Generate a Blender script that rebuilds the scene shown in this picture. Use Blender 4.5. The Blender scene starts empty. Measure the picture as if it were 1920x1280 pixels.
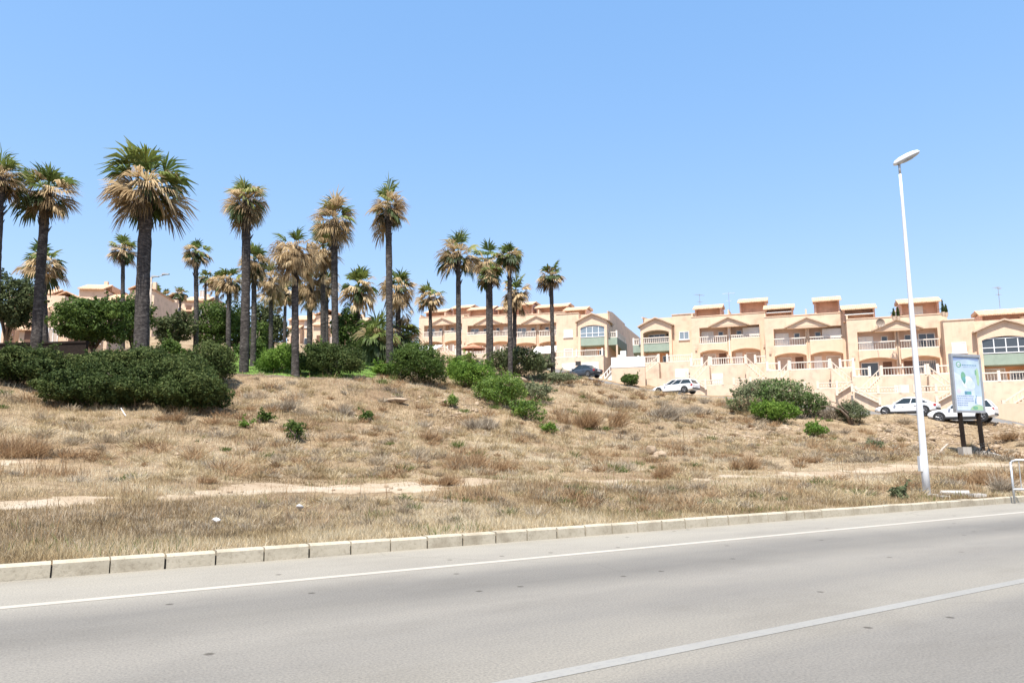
import bpy, math, random
import numpy as np
from mathutils import Vector, Matrix

R = math.radians
SC = bpy.context.scene
COL = SC.collection

# ------------------------------------------------------------------ camera
CAM_H = 1.3
FPX = 1364.0                      # focal length in pixels of a 1920 wide frame
PITCH = math.atan(207.0 / FPX)
CP, SP = math.cos(PITCH), math.sin(PITCH)
cam_d = bpy.data.cameras.new('camera')
cam = bpy.data.objects.new('camera', cam_d)
COL.objects.link(cam)
cam.location = (0, 0, CAM_H)
cam.rotation_euler = (R(90) + PITCH, 0, 0)
cam_d.sensor_width = 36.0
cam_d.lens = FPX / 1920 * 36
cam_d.clip_start = 0.05
cam_d.clip_end = 6000
SC.camera = cam

def P(px, py, Y):
    """point at forward distance Y that sits on the sight line of a photo pixel"""
    u = (px - 960) / FPX; v = (640 - py) / FPX
    t = Y / (CP - v * SP)
    return Vector((u * t, Y, CAM_H + (SP + v * CP) * t))

def XZ(px, Y, z):
    dc = Y * CP + (z - CAM_H) * SP
    return (px - 960) / FPX * dc

def proj(x, y, z):
    dc = y * CP + (z - CAM_H) * SP
    up = -y * SP + (z - CAM_H) * CP
    return 960 + x / dc * FPX, 640 - up / dc * FPX

# road frame: s along the road, D across it
_a = math.atan2((3125 - 960) / FPX * CP, 1.0)
RX, RY = math.sin(_a), math.cos(_a)
NX, NY = -RY, RX
def onroad(px, py):
    u = (px - 960) / FPX; v = (640 - py) / FPX
    t = -CAM_H / (SP + v * CP)
    x, y = u * t, (CP - v * SP) * t
    return x * RX + y * RY, x * NX + y * NY
DK = sum(onroad(x, y)[1] for x, y in ((0, 1090), (640, 1037), (1360, 987))) / 3
D_EDGE = sum(onroad(x, y)[1] for x, y in ((0, 1140), (640, 1081), (1360, 1011))) / 3
D_CEN = sum(onroad(x, y)[1] for x, y in ((960, 1280), (1360, 1200), (1800, 1112))) / 3
def W(s, D):
    return s * RX + D * NX, s * RY + D * NY

# ------------------------------------------------------------------ light
SC.view_settings.view_transform = 'Standard'
SC.view_settings.look = 'None'
SC.view_settings.exposure = 1.15
SC.view_settings.gamma = 1.0
SUN_EL = 65.0
SUN_V = Vector((-0.30, -0.954, 0)).normalized()     # horizontal direction towards the sun
w = bpy.data.worlds.new('World'); SC.world = w
w.use_nodes = True
nt = w.node_tree; nt.nodes.clear()
sky = nt.nodes.new('ShaderNodeTexSky'); sky.sky_type = 'NISHITA'; sky.sun_disc = False
sky.sun_elevation = R(SUN_EL)
sky.sun_rotation = math.atan2(SUN_V.x, SUN_V.y) % (2 * math.pi)
sky.air_density = 1.0; sky.dust_density = 0.3; sky.ozone_density = 1.5; sky.altitude = 0
sep = nt.nodes.new('ShaderNodeSeparateColor'); cmb = nt.nodes.new('ShaderNodeCombineColor')
nt.links.new(sky.outputs[0], sep.inputs[0])
for k_, (ex_, ml_) in enumerate(((0.80, 0.985), (0.53, 1.47), (0.32, 2.52))):     # tone response of the camera on the sky
    pw_ = nt.nodes.new('ShaderNodeMath'); pw_.operation = 'POWER'; pw_.inputs[1].default_value = ex_
    mu_ = nt.nodes.new('ShaderNodeMath'); mu_.operation = 'MULTIPLY'; mu_.inputs[1].default_value = ml_
    nt.links.new(sep.outputs[k_], pw_.inputs[0]); nt.links.new(pw_.outputs[0], mu_.inputs[0]); nt.links.new(mu_.outputs[0], cmb.inputs[k_])
bg = nt.nodes.new('ShaderNodeBackground'); bg.inputs[1].default_value = 0.12
out = nt.nodes.new('ShaderNodeOutputWorld')
nt.links.new(cmb.outputs[0], bg.inputs[0])
nt.links.new(bg.outputs[0], out.inputs[0])
sun_d = bpy.data.lights.new('sun', 'SUN'); sun_d.energy = 4.2; sun_d.angle = R(0.53)
sun_d.color = (1.0, 0.955, 0.88)
sun = bpy.data.objects.new('sun', sun_d); COL.objects.link(sun)
_sv = Vector((SUN_V.x * math.cos(R(SUN_EL)), SUN_V.y * math.cos(R(SUN_EL)), math.sin(R(SUN_EL))))
sun.rotation_euler = _sv.to_track_quat('Z', 'Y').to_euler()
sun.location = (-20, -15, 60)

# ------------------------------------------------------------------ materials
class NT:
    def __init__(s, name):
        s.m = bpy.data.materials.new(name); s.m.use_nodes = True
        s.t = s.m.node_tree; s.t.nodes.clear()
        s.out = s.t.nodes.new('ShaderNodeOutputMaterial')
    def n(s, kind, **kw):
        nd = s.t.nodes.new(kind)
        for k, v in kw.items(): setattr(nd, k, v)
        return nd
    def l(s, a, b): s.t.links.new(a, b)
    def ramp(s, fac, stops):
        r = s.n('ShaderNodeValToRGB')
        el = r.color_ramp.elements
        while len(el) < len(stops): el.new(0.5)
        for e, (p, c) in zip(el, stops):
            e.position = p; e.color = (*c, 1) if len(c) == 3 else c
        s.l(fac, r.inputs[0]); return r.outputs[0]
    def noise(s, scale, detail=4, rough=0.55, vec=None, stretch=None):
        nz = s.n('ShaderNodeTexNoise'); nz.inputs['Scale'].default_value = scale
        nz.inputs['Detail'].default_value = detail; nz.inputs['Roughness'].default_value = rough
        if vec is None:
            vec = s.n('ShaderNodeTexCoord').outputs['Object']
        if stretch:
            mp = s.n('ShaderNodeMapping'); mp.inputs['Scale'].default_value = stretch
            s.l(vec, mp.inputs[0]); vec = mp.outputs[0]
        s.l(vec, nz.inputs['Vector']); return nz.outputs[0]
    def mix(s, fac, a, b, mode='MIX'):
        mx = s.n('ShaderNodeMix', data_type='RGBA', blend_type=mode)
        for sock, v in ((mx.inputs[0], fac), (mx.inputs[6], a), (mx.inputs[7], b)):
            if hasattr(v, 'is_output') or isinstance(v, bpy.types.NodeSocket): s.l(v, sock)
            elif isinstance(v, tuple): sock.default_value = (*v, 1)
            else: sock.default_value = v
        return mx.outputs[2]
    def bsdf(s, color, rough=0.7, metal=0.0, spec=0.5, normal=None):
        b = s.n('ShaderNodeBsdfPrincipled')
        if isinstance(color, tuple): b.inputs['Base Color'].default_value = (*color, 1)
        else: s.l(color, b.inputs['Base Color'])
        b.inputs['Roughness'].default_value = rough; b.inputs['Metallic'].default_value = metal
        b.inputs['Specular IOR Level'].default_value = spec
        if normal is not None: s.l(normal, b.inputs['Normal'])
        s.b = b
        return b.outputs[0]
    def bump(s, h, strength=0.4, dist=0.02):
        bp = s.n('ShaderNodeBump'); bp.inputs['Strength'].default_value = strength
        bp.inputs['Distance'].default_value = dist
        s.l(h, bp.inputs['Height']); return bp.outputs[0]
    def done(s, sh):
        s.l(sh, s.out.inputs[0]); return s.m

def stucco(name, c, var=0.12, rough=0.9, scale=1.2, streak=True):
    t = NT(name)
    n1 = t.noise(scale, 5); n2 = t.noise(3.0, 3, 0.6, stretch=(1.5, 1.5, 0.12))
    d = tuple(x * (1 - var * 2) for x in c); l = tuple(min(1, x * (1 + var * 0.6)) for x in c)
    col = t.ramp(n1, [(0.3, d), (0.5, c), (0.75, l)])
    if streak:
        st = t.ramp(n2, [(0.34, (0.84, 0.81, 0.78)), (0.50, (1, 1, 1))])
        col = t.mix(0.30, col, st, 'MULTIPLY')
    fine = t.noise(60, 2)
    return t.done(t.bsdf(col, rough, 0, 0.25, t.bump(fine, 0.25, 0.01)))

def plain(name, c, rough=0.6, metal=0.0, var=0.08, scale=6.0, spec=0.5):
    t = NT(name)
    n1 = t.noise(scale, 4)
    d = tuple(x * (1 - var) for x in c); l = tuple(min(1, x * (1 + var)) for x in c)
    return t.done(t.bsdf(t.ramp(n1, [(0.3, d), (0.7, l)]), rough, metal, spec))

def leafy(name, stops, trans=0.3, rough=0.55, tcol=1.25, spec=0.35):
    """foliage: per-leaf tint attribute through a ramp, part of the light passes through"""
    t = NT(name)
    at = t.n('ShaderNodeAttribute'); at.attribute_name = 'tint'
    col = t.ramp(at.outputs['Fac'], stops)
    p = t.bsdf(col, rough, 0, spec)
    tr = t.n('ShaderNodeBsdfTranslucent')
    hs_ = t.n('ShaderNodeHueSaturation'); hs_.inputs['Value'].default_value = tcol
    t.l(col, hs_.inputs['Color']); t.l(hs_.outputs[0], tr.inputs[0])
    ms = t.n('ShaderNodeMixShader'); ms.inputs[0].default_value = trans
    t.l(p, ms.inputs[1]); t.l(tr.outputs[0], ms.inputs[2])
    return t.done(ms.outputs[0])

M = {}
M['wall'] = stucco('peach_stucco', (0.655, 0.49, 0.357), 0.09)
M['wall_low'] = stucco('pale_peach_stucco', (0.66, 0.51, 0.385), 0.11)
M['wall_cream'] = stucco('cream_stucco', (0.56, 0.465, 0.345), 0.06)
M['wall_orange'] = stucco('orange_stucco', (0.58, 0.30, 0.16), 0.08)
M['pink'] = stucco('pink_stucco', (0.62, 0.40, 0.30))
M['recess'] = stucco('pale_pink_stucco', (0.66, 0.50, 0.40), 0.06)
M['rail_cream'] = plain('cream_rail_paint', (0.68, 0.58, 0.47), 0.6, var=0.05)
M['rail_white'] = plain('pale_rail_paint', (0.70, 0.635, 0.555), 0.55, var=0.05)
M['white_wall'] = stucco('white_stucco', (0.78, 0.77, 0.75), 0.05)
M['green_band'] = stucco('green_grey_stucco', (0.27, 0.33, 0.27), 0.08)
M['white'] = plain('white_paint', (0.78, 0.77, 0.74), 0.5, var=0.05)
M['frame'] = plain('white_frame', (0.72, 0.72, 0.72), 0.4, var=0.04)
M['coping'] = stucco('coping', (0.55, 0.42, 0.31), 0.12)
M['brown'] = plain('brown_wood', (0.14, 0.07, 0.04), 0.6)
M['dark'] = plain('dark_opening', (0.03, 0.028, 0.025), 0.7)
M['grey_metal'] = plain('grey_metal', (0.42, 0.43, 0.44), 0.45, 0.6)
M['galv'] = plain('galvanised', (0.46, 0.47, 0.48), 0.5, 0.5, 0.15, 14)
M['rail_brown'] = plain('weathered_rail', (0.25, 0.2, 0.16), 0.6)
M['antenna'] = plain('antenna_metal', (0.30, 0.30, 0.31), 0.5, 0.4)
M['awning'] = plain('white_canvas', (0.80, 0.79, 0.76), 0.8, var=0.04)
M['terra_cloth'] = plain('terracotta_canvas', (0.42, 0.19, 0.11), 0.8)
M['white_post'] = stucco('white_post_paint', (0.66, 0.67, 0.68), 0.05, 0.45, 2.0)
M['black_post'] = plain('black_post', (0.020, 0.014, 0.011), 0.85, var=0.3, spec=0.15)
M['concrete'] = stucco('concrete', (0.40, 0.37, 0.33), 0.12)
M['stone'] = stucco('pale_stone', (0.34, 0.255, 0.175), 0.2, scale=4, streak=False)
M['litter_grey'] = plain('greyish_plastic', (0.42, 0.42, 0.42), 0.5)
M['litter'] = plain('white_plastic', (0.80, 0.80, 0.80), 0.5)
M['rubber'] = plain('rubber', (0.018, 0.018, 0.019), 0.8)
M['alloy'] = plain('alloy_rim', (0.24, 0.24, 0.25), 0.4, 0.7)
M['tail'] = plain('red_lens', (0.35, 0.015, 0.012), 0.2)
M['headlight'] = plain('clear_lens', (0.55, 0.57, 0.60), 0.12, 0.3)
M['stake'] = plain('bleached_wood', (0.40, 0.33, 0.27), 0.85, var=0.2)
M['bark'] = stucco('tree_bark', (0.16, 0.12, 0.09), 0.25, scale=6)

def _shutter():
    t = NT('roller_shutter')
    wv = t.n('ShaderNodeTexWave', wave_type='BANDS', bands_direction='Z'); wv.inputs['Scale'].default_value = 3.2
    t.l(t.n('ShaderNodeTexCoord').outputs['Object'], wv.inputs[0])
    col = t.ramp(wv.outputs[0], [(0.0, (0.50, 0.49, 0.47)), (0.35, (0.74, 0.73, 0.70))])
    return t.done(t.bsdf(col, 0.5, 0, 0.4, t.bump(wv.outputs[0], 0.5, 0.02)))
M['shutter'] = _shutter()
def _shutter2():
    t = NT('beige_shutter')
    wv = t.n('ShaderNodeTexWave', wave_type='BANDS', bands_direction='Z'); wv.inputs['Scale'].default_value = 3.2
    t.l(t.n('ShaderNodeTexCoord').outputs['Object'], wv.inputs[0])
    col = t.ramp(wv.outputs[0], [(0.0, (0.36, 0.29, 0.24)), (0.35, (0.55, 0.46, 0.39))])
    return t.done(t.bsdf(col, 0.5, 0, 0.4, t.bump(wv.outputs[0], 0.5, 0.02)))
M['shutter_beige'] = _shutter2()
def _tiles():
    t = NT('roof_tiles')
    wv = t.n('ShaderNodeTexWave', wave_type='BANDS', bands_direction='X'); wv.inputs['Scale'].default_value = 1.6
    wv.inputs['Distortion'].default_value = 0.4
    t.l(t.n('ShaderNodeTexCoord').outputs['Object'], wv.inputs[0])
    n1 = t.noise(5, 4)
    base = t.ramp(n1, [(0.3, (0.50, 0.30, 0.19)), (0.55, (0.66, 0.44, 0.28)), (0.75, (0.72, 0.54, 0.37))])
    col = t.mix(0.35, base, t.ramp(wv.outputs[0], [(0.1, (0.55, 0.5, 0.45)), (0.6, (1, 1, 1))]), 'MULTIPLY')
    return t.done(t.bsdf(col, 0.85, 0, 0.3, t.bump(wv.outputs[0], 0.8, 0.06)))
M['tiles'] = _tiles()
def _glass(name, c, rough=0.08):
    t = NT(name)
    return t.done(t.bsdf(c, rough, 0, 0.8))
M['glass'] = _glass('window_glass', (0.05, 0.06, 0.07))
M['glass_pale'] = _glass('pale_window_glass', (0.20, 0.25, 0.29))
M['carglass'] = _glass('car_glass', (0.02, 0.028, 0.03), 0.05)
def _paint(name, c, coat=0.6, rough=0.35):
    t = NT(name)
    sh = t.bsdf(c, rough, 0, 0.5)
    t.b.inputs['Coat Weight'].default_value = coat; t.b.inputs['Coat Roughness'].default_value = 0.08
    return t.done(sh)
M['car_white'] = _paint('white_car_paint', (0.74, 0.75, 0.77))
M['car_dark'] = _paint('dark_car_paint', (0.035, 0.045, 0.06))
M['car_trim'] = plain('car_trim', (0.02, 0.02, 0.02), 0.6)

def _asphalt():
    t = NT('asphalt')
    oc = t.n('ShaderNodeTexCoord').outputs['Object']
    sx = t.n('ShaderNodeSeparateXYZ'); t.l(oc, sx.inputs[0])
    wob = t.noise(0.35, 4, vec=oc, stretch=(0.25, 1.0, 1.0))
    m = t.n('ShaderNodeMath', operation='MULTIPLY_ADD'); t.l(wob, m.inputs[0]); m.inputs[1].default_value = 0.9
    t.l(sx.outputs[1], m.inputs[2])
    m2 = t.n('ShaderNodeMapRange'); t.l(m.outputs[0], m2.inputs[0])
    m2.inputs[1].default_value = 0.0; m2.inputs[2].default_value = 12.0
    f = lambda d: (d + 0.45) / 12.0
    g = lambda v, w=0.0: (v * .80 * (1 + 0.09 + w), v * .80 * (1 + w * 0.5), v * .80 * (1 - 0.13 - w))
    band = t.ramp(m2.outputs[0], [
        (f(2.0), g(0.190)), (f(3.3), g(0.205)), (f(D_CEN - .2), g(0.235, .02)),
        (f(D_CEN + .4), g(0.240, .02)), (f(D_CEN + 1.1), g(0.205)), (f(D_CEN + 1.9), g(0.236, .01)),
        (f(D_CEN + 2.6), g(0.178)), (f(D_CEN + 3.2), g(0.188)), (f(D_EDGE - .15), g(0.270, .02)),
        (f(D_EDGE + .7), g(0.292, .03)), (f(DK + .22), g(0.300, .04)), (f(DK + .42), g(0.20, .06))])
    big = t.noise(0.5, 5, 0.6, vec=oc, stretch=(0.3, 1.2, 1))
    col = t.mix(0.8, band, t.ramp(big, [(0.3, (0.86, 0.86, 0.87)), (0.55, (1, 1, 1)), (0.8, (1.07, 1.06, 1.04))]), 'MULTIPLY')
    agg = t.noise(55, 3, 0.75, vec=oc)
    col = t.mix(0.8, col, t.ramp(agg, [(0.30, (0.62, 0.62, 0.63)), (0.5, (1, 1, 1)), (0.72, (1.34, 1.32, 1.28))]), 'MULTIPLY')
    cr = t.n('ShaderNodeTexVoronoi', feature='DISTANCE_TO_EDGE'); cr.inputs['Scale'].default_value = 0.22
    dn = t.n('ShaderNodeTexNoise'); dn.inputs['Scale'].default_value = 1.6; dn.inputs['Detail'].default_value = 5; t.l(oc, dn.inputs['Vector'])
    dv_ = t.n('ShaderNodeMix', data_type='VECTOR'); dv_.inputs[0].default_value = 0.12; t.l(oc, dv_.inputs[4]); t.l(dn.outputs['Color'], dv_.inputs[5])
    t.l(dv_.outputs[1], cr.inputs['Vector'])
    crk = t.ramp(cr.outputs['Distance'], [(0.0, (0.72, 0.71, 0.70)), (0.0035, (1, 1, 1))])
    msk = t.ramp(t.noise(0.3, 3, vec=oc), [(0.50, (0, 0, 0)), (0.60, (1, 1, 1))])
    col = t.mix(msk, col, t.mix(1.0, col, crk, 'MULTIPLY'))
    pt = t.ramp(t.noise(0.9, 6, 0.7, vec=oc, stretch=(.5, 1, 1)), [(0.36, (0.90, 0.895, 0.89)), (0.5, (1, 1, 1)), (0.68, (1.06, 1.055, 1.04))])
    col = t.mix(0.9, col, pt, 'MULTIPLY')
    vo = t.n('ShaderNodeTexVoronoi', voronoi_dimensions='2D'); vo.inputs['Scale'].default_value = 1.1; t.l(oc, vo.inputs['Vector'])
    spot = t.ramp(vo.outputs['Distance'], [(0.0, (0.40, 0.38, 0.36)), (0.028, (0.5, 0.48, 0.46)), (0.045, (1, 1, 1))])
    rnd = t.ramp(vo.outputs['Color'], [(0.60, (0, 0, 0)), (0.62, (1, 1, 1))])
    col = t.mix(rnd, col, t.mix(1.0, col, spot, 'MULTIPLY'))
    return t.done(t.bsdf(col, 0.85, 0, 0.3, t.bump(agg, 0.35, 0.01)))
M['asphalt'] = _asphalt()
def _line(name, c, wear):
    t = NT(name)
    oc = t.n('ShaderNodeTexCoord').outputs['Object']
    n1 = t.noise(30, 4, 0.7, vec=oc)
    n2 = t.noise(1.5, 4, 0.6, vec=oc)
    k = t.ramp(n1, [(wear - 0.12, (0.22, 0.21, 0.20)), (wear + 0.06, c)])
    return t.done(t.bsdf(t.mix(0.6, k, t.ramp(n2, [(0.3, (0.85, 0.84, 0.82)), (0.7, (1, 1, 1))]), 'MULTIPLY'), 0.7, 0, 0.3))
M['line_new'] = _line('white_road_paint', (0.40, 0.36, 0.305), 0.30)
M['line_old'] = _line('worn_road_paint', (0.262, 0.25, 0.226), 0.44)
def _kerb():
    t = NT('kerb_stone')
    n1 = t.noise(2.2, 5, 0.6); n2 = t.noise(26, 4, 0.7)
    col = t.ramp(n1, [(0.3, (0.29, 0.245, 0.18)), (0.5, (0.41, 0.36, 0.275)), (0.75, (0.47, 0.415, 0.325))])
    col = t.mix(0.7, col, t.ramp(n2, [(0.3, (0.62, 0.6, 0.58)), (0.5, (1, 1, 1))]), 'MULTIPLY')
    return t.done(t.bsdf(col, 0.9, 0, 0.2, t.bump(n2, 0.4, 0.01)))
M['kerb'] = _kerb()
def _ground():
    t = NT('dry_soil')
    oc = t.n('ShaderNodeTexCoord').outputs['Object']
    n1 = t.noise(0.35, 6, 0.6, vec=oc); n2 = t.noise(2.6, 5, 0.65, vec=oc); n3 = t.noise(14, 4, 0.7, vec=oc)
    a = t.ramp(n1, [(0.34, (0.205, 0.142, 0.088)), (0.5, (0.27, 0.198, 0.124)), (0.66, (0.34, 0.262, 0.172))])
    b = t.ramp(n2, [(0.33, (0.62, 0.58, 0.55)), (0.5, (1, 1, 1)), (0.7, (1.22, 1.2, 1.15))])
    c = t.ramp(n3, [(0.33, (0.6, 0.58, 0.55)), (0.52, (1, 1, 1)), (0.7, (1.28, 1.25, 1.2))])
    col = t.mix(0.85, t.mix(0.9, a, b, 'MULTIPLY'), c, 'MULTIPLY')
    return t.done(t.bsdf(col, 0.95, 0, 0.1, t.bump(n3, 0.7, 0.08)))
M['ground'] = _ground()
def _path():
    t = NT('sandy_path')
    oc = t.n('ShaderNodeTexCoord').outputs['Object']
    n1 = t.noise(0.8, 5, 0.6, vec=oc); n3 = t.noise(16, 4, 0.7, vec=oc)
    a = t.ramp(n1, [(0.34, (0.31, 0.23, 0.155)), (0.55, (0.37, 0.295, 0.21)), (0.7, (0.39, 0.335, 0.265))])
    c = t.ramp(n3, [(0.33, (0.75, 0.72, 0.70)), (0.52, (1, 1, 1)), (0.7, (1.15, 1.14, 1.12))])
    return t.done(t.bsdf(t.mix(0.8, a, c, 'MULTIPLY'), 0.95, 0, 0.1, t.bump(n3, 0.5, 0.05)))
M['path'] = _path()
def _lawn():
    t = NT('lawn_turf')
    n1 = t.noise(1.1, 5, 0.6); n2 = t.noise(12, 4, 0.7)
    a = t.ramp(n1, [(0.3, (0.09, 0.16, 0.03)), (0.6, (0.13, 0.21, 0.045)), (0.8, (0.2, 0.22, 0.07))])
    return t.done(t.bsdf(t.mix(0.8, a, t.ramp(n2, [(0.3, (0.6, 0.6, 0.6)), (0.6, (1.1, 1.1, 1.1))]), 'MULTIPLY'), 0.9, 0, 0.1))
M['lawn'] = _lawn()
M['street'] = stucco('street_asphalt', (0.17, 0.16, 0.15), 0.1, streak=False)
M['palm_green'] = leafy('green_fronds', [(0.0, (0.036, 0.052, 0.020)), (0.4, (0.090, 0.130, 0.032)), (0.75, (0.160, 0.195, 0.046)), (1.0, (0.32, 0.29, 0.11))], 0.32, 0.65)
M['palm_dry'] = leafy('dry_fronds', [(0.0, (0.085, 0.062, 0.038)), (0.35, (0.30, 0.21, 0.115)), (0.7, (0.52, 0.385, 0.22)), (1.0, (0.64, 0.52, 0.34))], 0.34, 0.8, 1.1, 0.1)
M['palm_pale'] = leafy('grey_green_fronds', [(0.0, (0.035, 0.055, 0.025)), (0.5, (0.105, 0.135, 0.06)), (1.0, (0.27, 0.25, 0.14))], 0.28, 0.7)
def _ptrunk():
    t = NT('palm_trunk')
    oc = t.n('ShaderNodeTexCoord').outputs['Object']
    n1 = t.noise(5, 5, 0.7, vec=oc, stretch=(1, 1, 2.2)); n2 = t.noise(1.2, 4, 0.6, vec=oc)
    a = t.ramp(n1, [(0.32, (0.030, 0.027, 0.026)), (0.5, (0.068, 0.060, 0.056)), (0.66, (0.145, 0.130, 0.118)), (0.76, (0.26, 0.24, 0.22))])
    col = t.mix(0.7, a, t.ramp(n2, [(0.35, (0.7, 0.68, 0.66)), (0.65, (1.15, 1.12, 1.1))]), 'MULTIPLY')
    return t.done(t.bsdf(col, 0.95, 0, 0.1, t.bump(n1, 0.9, 0.06)))
M['palm_trunk'] = _ptrunk()
G3 = lambda a, b, c: [(0.0, a), (0.5, b), (1.0, c)]
M['hedge'] = leafy('dark_hedge_leaves', G3((0.022, 0.038, 0.011), (0.056, 0.082, 0.022), (0.135, 0.155, 0.05)), 0.26, 0.7, 1.2, 0.15)
M['evergreen'] = leafy('evergreen_leaves', G3((0.032, 0.056, 0.014), (0.074, 0.120, 0.024), (0.140, 0.195, 0.042)), 0.3, 0.65, 1.2, 0.2)
M['pine'] = leafy('grey_pine_leaves', G3((0.034, 0.050, 0.020), (0.085, 0.105, 0.042), (0.15, 0.165, 0.075)), 0.25, 0.75, 1.2, 0.15)
M['bright'] = leafy('bright_leaves', G3((0.06, 0.11, 0.018), (0.125, 0.215, 0.032), (0.24, 0.33, 0.06)), 0.38, 0.7, 1.2, 0.2)
M['yellowgreen'] = leafy('yellow_green_leaves', G3((0.06, 0.11, 0.018), (0.125, 0.20, 0.032), (0.23, 0.29, 0.06)), 0.35)
M['greygreen'] = leafy('grey_green_leaves', G3((0.065, 0.085, 0.042), (0.150, 0.172, 0.088), (0.26, 0.26, 0.155)), 0.28, 0.8, 1.2, 0.15)
M['mixedbush'] = leafy('mixed_bush_leaves', [(0.0, (0.055, 0.10, 0.03)), (0.4, (0.11, 0.18, 0.045)), (0.7, (0.18, 0.205, 0.11)), (1.0, (0.27, 0.195, 0.12))], 0.3, 0.75, 1.2, 0.2)
M['twigs'] = leafy('dry_twigs', G3((0.19, 0.15, 0.108), (0.345, 0.285, 0.212), (0.48, 0.42, 0.33)), 0.2, 0.9, 1.0, 0.1)
M['straw'] = leafy('dry_grass_blades', [(0.0, (0.21, 0.148, 0.080)), (0.3, (0.39, 0.295, 0.165)), (0.65, (0.53, 0.425, 0.26)), (1.0, (0.63, 0.545, 0.395))], 0.36, 0.8, 1.1, 0.1)
M['greyweed'] = leafy('grey_weed_stems', G3((0.22, 0.165, 0.105), (0.42, 0.335, 0.23), (0.58, 0.49, 0.365)), 0.35, 0.9, 1.0, 0.1)
M['rustweed'] = leafy('rust_weed_stems', G3((0.18, 0.105, 0.055), (0.35, 0.225, 0.122), (0.49, 0.355, 0.215)), 0.35, 0.9, 1.0, 0.1)
M['greenweed'] = leafy('green_weed_leaves', G3((0.05, 0.085, 0.02), (0.10, 0.145, 0.035), (0.19, 0.21, 0.08)), 0.3, 0.8, 1.0, 0.1)

# ------------------------------------------------------------------ objects
def tag(o, label=None, cat=None, group=None, kind=None):
    if label: o['label'] = label
    if cat: o['category'] = cat
    if group: o['group'] = group
    if kind: o['kind'] = kind
    return o
def empty(name, loc, rz=0.0):
    o = bpy.data.objects.new(name, None); COL.objects.link(o)
    o.location = loc; o.rotation_euler = (0, 0, rz); o.empty_display_size = 0.3
    return o
def thing(name, label, cat, loc, rz=0.0, group=None):
    return tag(empty(name, loc, rz), label, cat, group)
def link_mesh(name, me, parent=None, loc=None):
    o = bpy.data.objects.new(name, me); COL.objects.link(o)
    if parent is not None: o.parent = parent
    if loc is not None: o.location = loc
    return o
def np_mesh(name, V, Fa, mats, tint=None, parent=None, loc=None, smooth=False, fm=None):
    """mesh from numpy arrays: V (n,3); Fa (m,k) with one k for all faces"""
    V = np.asarray(V, dtype=np.float32); Fa = np.asarray(Fa, dtype=np.int32)
    me = bpy.data.meshes.new(name)
    m, k = Fa.shape
    me.vertices.add(len(V)); me.vertices.foreach_set('co', V.ravel())
    me.loops.add(m * k); me.loops.foreach_set('vertex_index', Fa.ravel())
    me.polygons.add(m); me.polygons.foreach_set('loop_start', np.arange(0, m * k, k, dtype=np.int32))
    me.polygons.foreach_set('loop_total', np.full(m, k, dtype=np.int32))
    if fm is not None: me.polygons.foreach_set('material_index', np.asarray(fm, dtype=np.int32))
    if smooth: me.polygons.foreach_set('use_smooth', np.ones(m, dtype=bool))
    me.update(calc_edges=True)
    if tint is not None:
        a = me.attributes.new('tint', 'FLOAT', 'POINT'); a.data.foreach_set('value', np.asarray(tint, dtype=np.float32))
    for mt in (mats if isinstance(mats, (list, tuple)) else [mats]): me.materials.append(mt)
    return link_mesh(name, me, parent, loc)

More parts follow.
